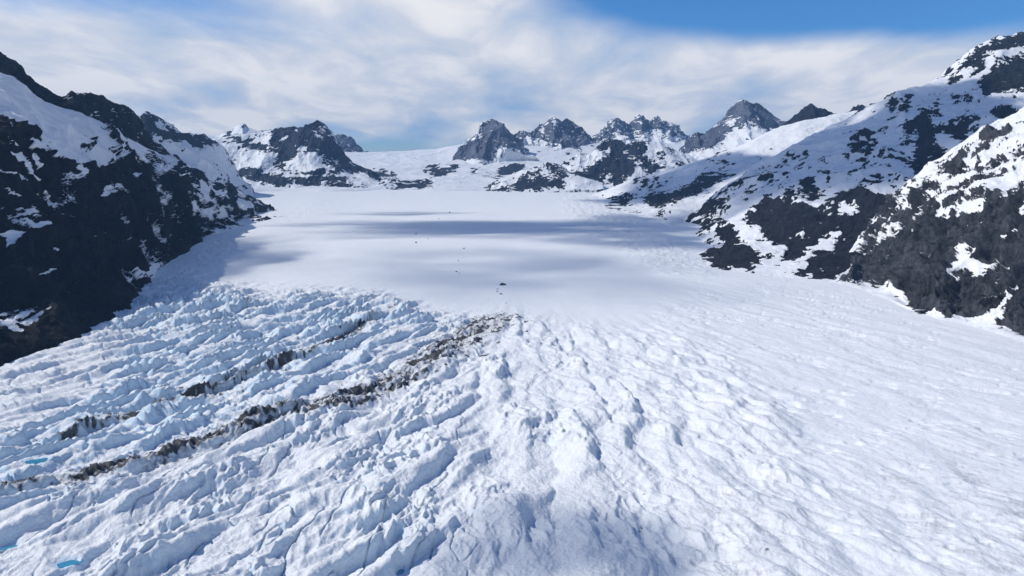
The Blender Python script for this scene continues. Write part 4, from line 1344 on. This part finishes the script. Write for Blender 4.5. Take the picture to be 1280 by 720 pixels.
def pe(px_, py_):
    """pixel -> azimuth, elevation in degrees"""
    d = np.array([(px_ - 640) / F, CT + (360 - py_) / F * ST, -ST + (360 - py_) / F * CT])
    d /= np.linalg.norm(d)
    return math.degrees(math.atan2(d[0], d[1])), math.degrees(math.asin(d[2]))


cov = mathn(N, L, 'ADD', mathn(N, L, 'MULTIPLY', mathn(N, L, 'SUBTRACT', n1, .5), 1.5), mathn(N, L, 'MULTIPLY', mathn(N, L, 'SUBTRACT', n2, .5), .7))
cov = mathn(N, L, 'ADD', cov, .87)
for (x_, y_, ra, re, am, ti) in [
    (1150, -25, 24, 4.2, -1.4, .05), (950, -12, 14, 1.6, -.5, -.02), (250, 6, 12, 1.5, -.34, -.05), (20, 0, 7, 1.2, -.25, 0), (300, 45, 7, 1.0, -.16, 0),
    (265, 126, 5, 1.0, -.30, .03), (490, 184, 4.2, .7, -.75, -.02), (590, 140, 4, 1.0, -.18, 0), (730, 130, 5, .9, -.16, 0), (590, 100, 5, .8, -.12, 0), (860, 130, 4, 1, -.10, 0),
    (540, 20, 7, 3, .38, 0), (400, 120, 6, 1.5, .5, 0), (330, 150, 7, 1.0, .35, 0), (620, 108, 4, 1.2, .4, 0), (760, 140, 9, .9, .3, 0), (100, 112, 6, .8, .4, 0), (130, 60, 12, 1.8, .25, 0), (110, 108, 5, .8, .35, 0), (800, 60, 16, 2.2, .30, 0), (1000, 90, 14, 2.8, .45, 0), (1150, 90, 8, 2.2, .4, 0)]:
    az_, el_ = pe(x_, y_)
    cov = mathn(N, L, 'ADD', cov, blob(az_, el_, ra, re, am, ti))
cov = mathn(N, L, 'SUBTRACT', cov, mathn(N, L, 'MULTIPLY', high, .75))
lowf = maprange(N, L, sep.outputs[2], .16, .03, 0, 1)
n4 = noisen(N, L, tc, 5.5, 6, .5, .25, (1, 1, 2.3))
puff = mathn(N, L, 'MULTIPLY', mathn(N, L, 'SUBTRACT', n4, .48), mathn(N, L, 'MULTIPLY', lowf, 3.0))
cov = mathn(N, L, 'ADD', cov, mathn(N, L, 'MULTIPLY', puff, .55))
cf = maprange(N, L, cov, .10, .95, 0, .97)
n3 = noisen(N, L, cmb.outputs[0], 2.6, 6, .55, .4, (1, .55, 1))
shade = mathn(N, L, 'ADD', mathn(N, L, 'MULTIPLY', cov, .30), mathn(N, L, 'MULTIPLY', mathn(N, L, 'ADD', mathn(N, L, 'MULTIPLY', mathn(N, L, 'SUBTRACT', n3, .5), 2.6), .5), .50))
shade = mathn(N, L, 'ADD', shade, mathn(N, L, 'MULTIPLY', puff, .55))
ccol = ramp(N, L, shade, [(.10, (.50, .68, .98)), (.30, (.70, .84, 1.06)), (.50, (.96, 1.01, 1.12)), (.70, (1.30, 1.28, 1.28))])
b1_ = N.new('ShaderNodeBackground')
tint = N.new('ShaderNodeMix')
tint.data_type = 'RGBA'
tint.blend_type = 'MULTIPLY'
tint.inputs[0].default_value = 1
L.new(sky.outputs[0], tint.inputs[6])
tcol = ramp(N, L, maprange(N, L, sep.outputs[2], 0.0, .14), [(0, (.48, .66, 1.0)), (1, (.31, .68, 1.06))])
L.new(tcol, tint.inputs[7])
L.new(tint.outputs[2], b1_.inputs[0])
b1_.inputs[1].default_value = .15
b2_ = N.new('ShaderNodeBackground')
L.new(ccol, b2_.inputs[0])
b2_.inputs[1].default_value = 1.0
mx = N.new('ShaderNodeMixShader')
L.new(cf, mx.inputs[0])
L.new(b1_.outputs[0], mx.inputs[1])
L.new(b2_.outputs[0], mx.inputs[2])
wo = N.new('ShaderNodeOutputWorld')
L.new(mx.outputs[0], wo.inputs[0])
w.cycles.sampling_method = 'MANUAL'
w.cycles.sample_map_resolution = 1024

# ------------------------------------------------------------------ camera + render settings
cam = bpy.data.cameras.new('camera')
cam.sensor_width = 36
cam.lens = F / 1280 * 36
cam.clip_start = 1
cam.clip_end = 200000
co = bpy.data.objects.new('camera', cam)
COL.objects.link(co)
co.location = (0, 0, H)
co.rotation_euler = (R(90) - TH, 0, 0)
scene.camera = co

scene.render.engine = 'CYCLES'
scene.cycles.use_denoising = True
scene.cycles.denoising_prefilter = 'ACCURATE'
scene.cycles.max_bounces = 5
scene.cycles.diffuse_bounces = 3
scene.cycles.glossy_bounces = 2
scene.cycles.volume_bounces = 0
scene.cycles.transparent_max_bounces = 12
scene.cycles.sample_clamp_indirect = 4
scene.view_settings.view_transform = 'Standard'
scene.view_settings.look = 'None'
scene.view_settings.gamma = 1
scene.view_settings.exposure = -0.37
scene.view_settings.use_curve_mapping = False
print('done', round(time.time() - T0, 1))
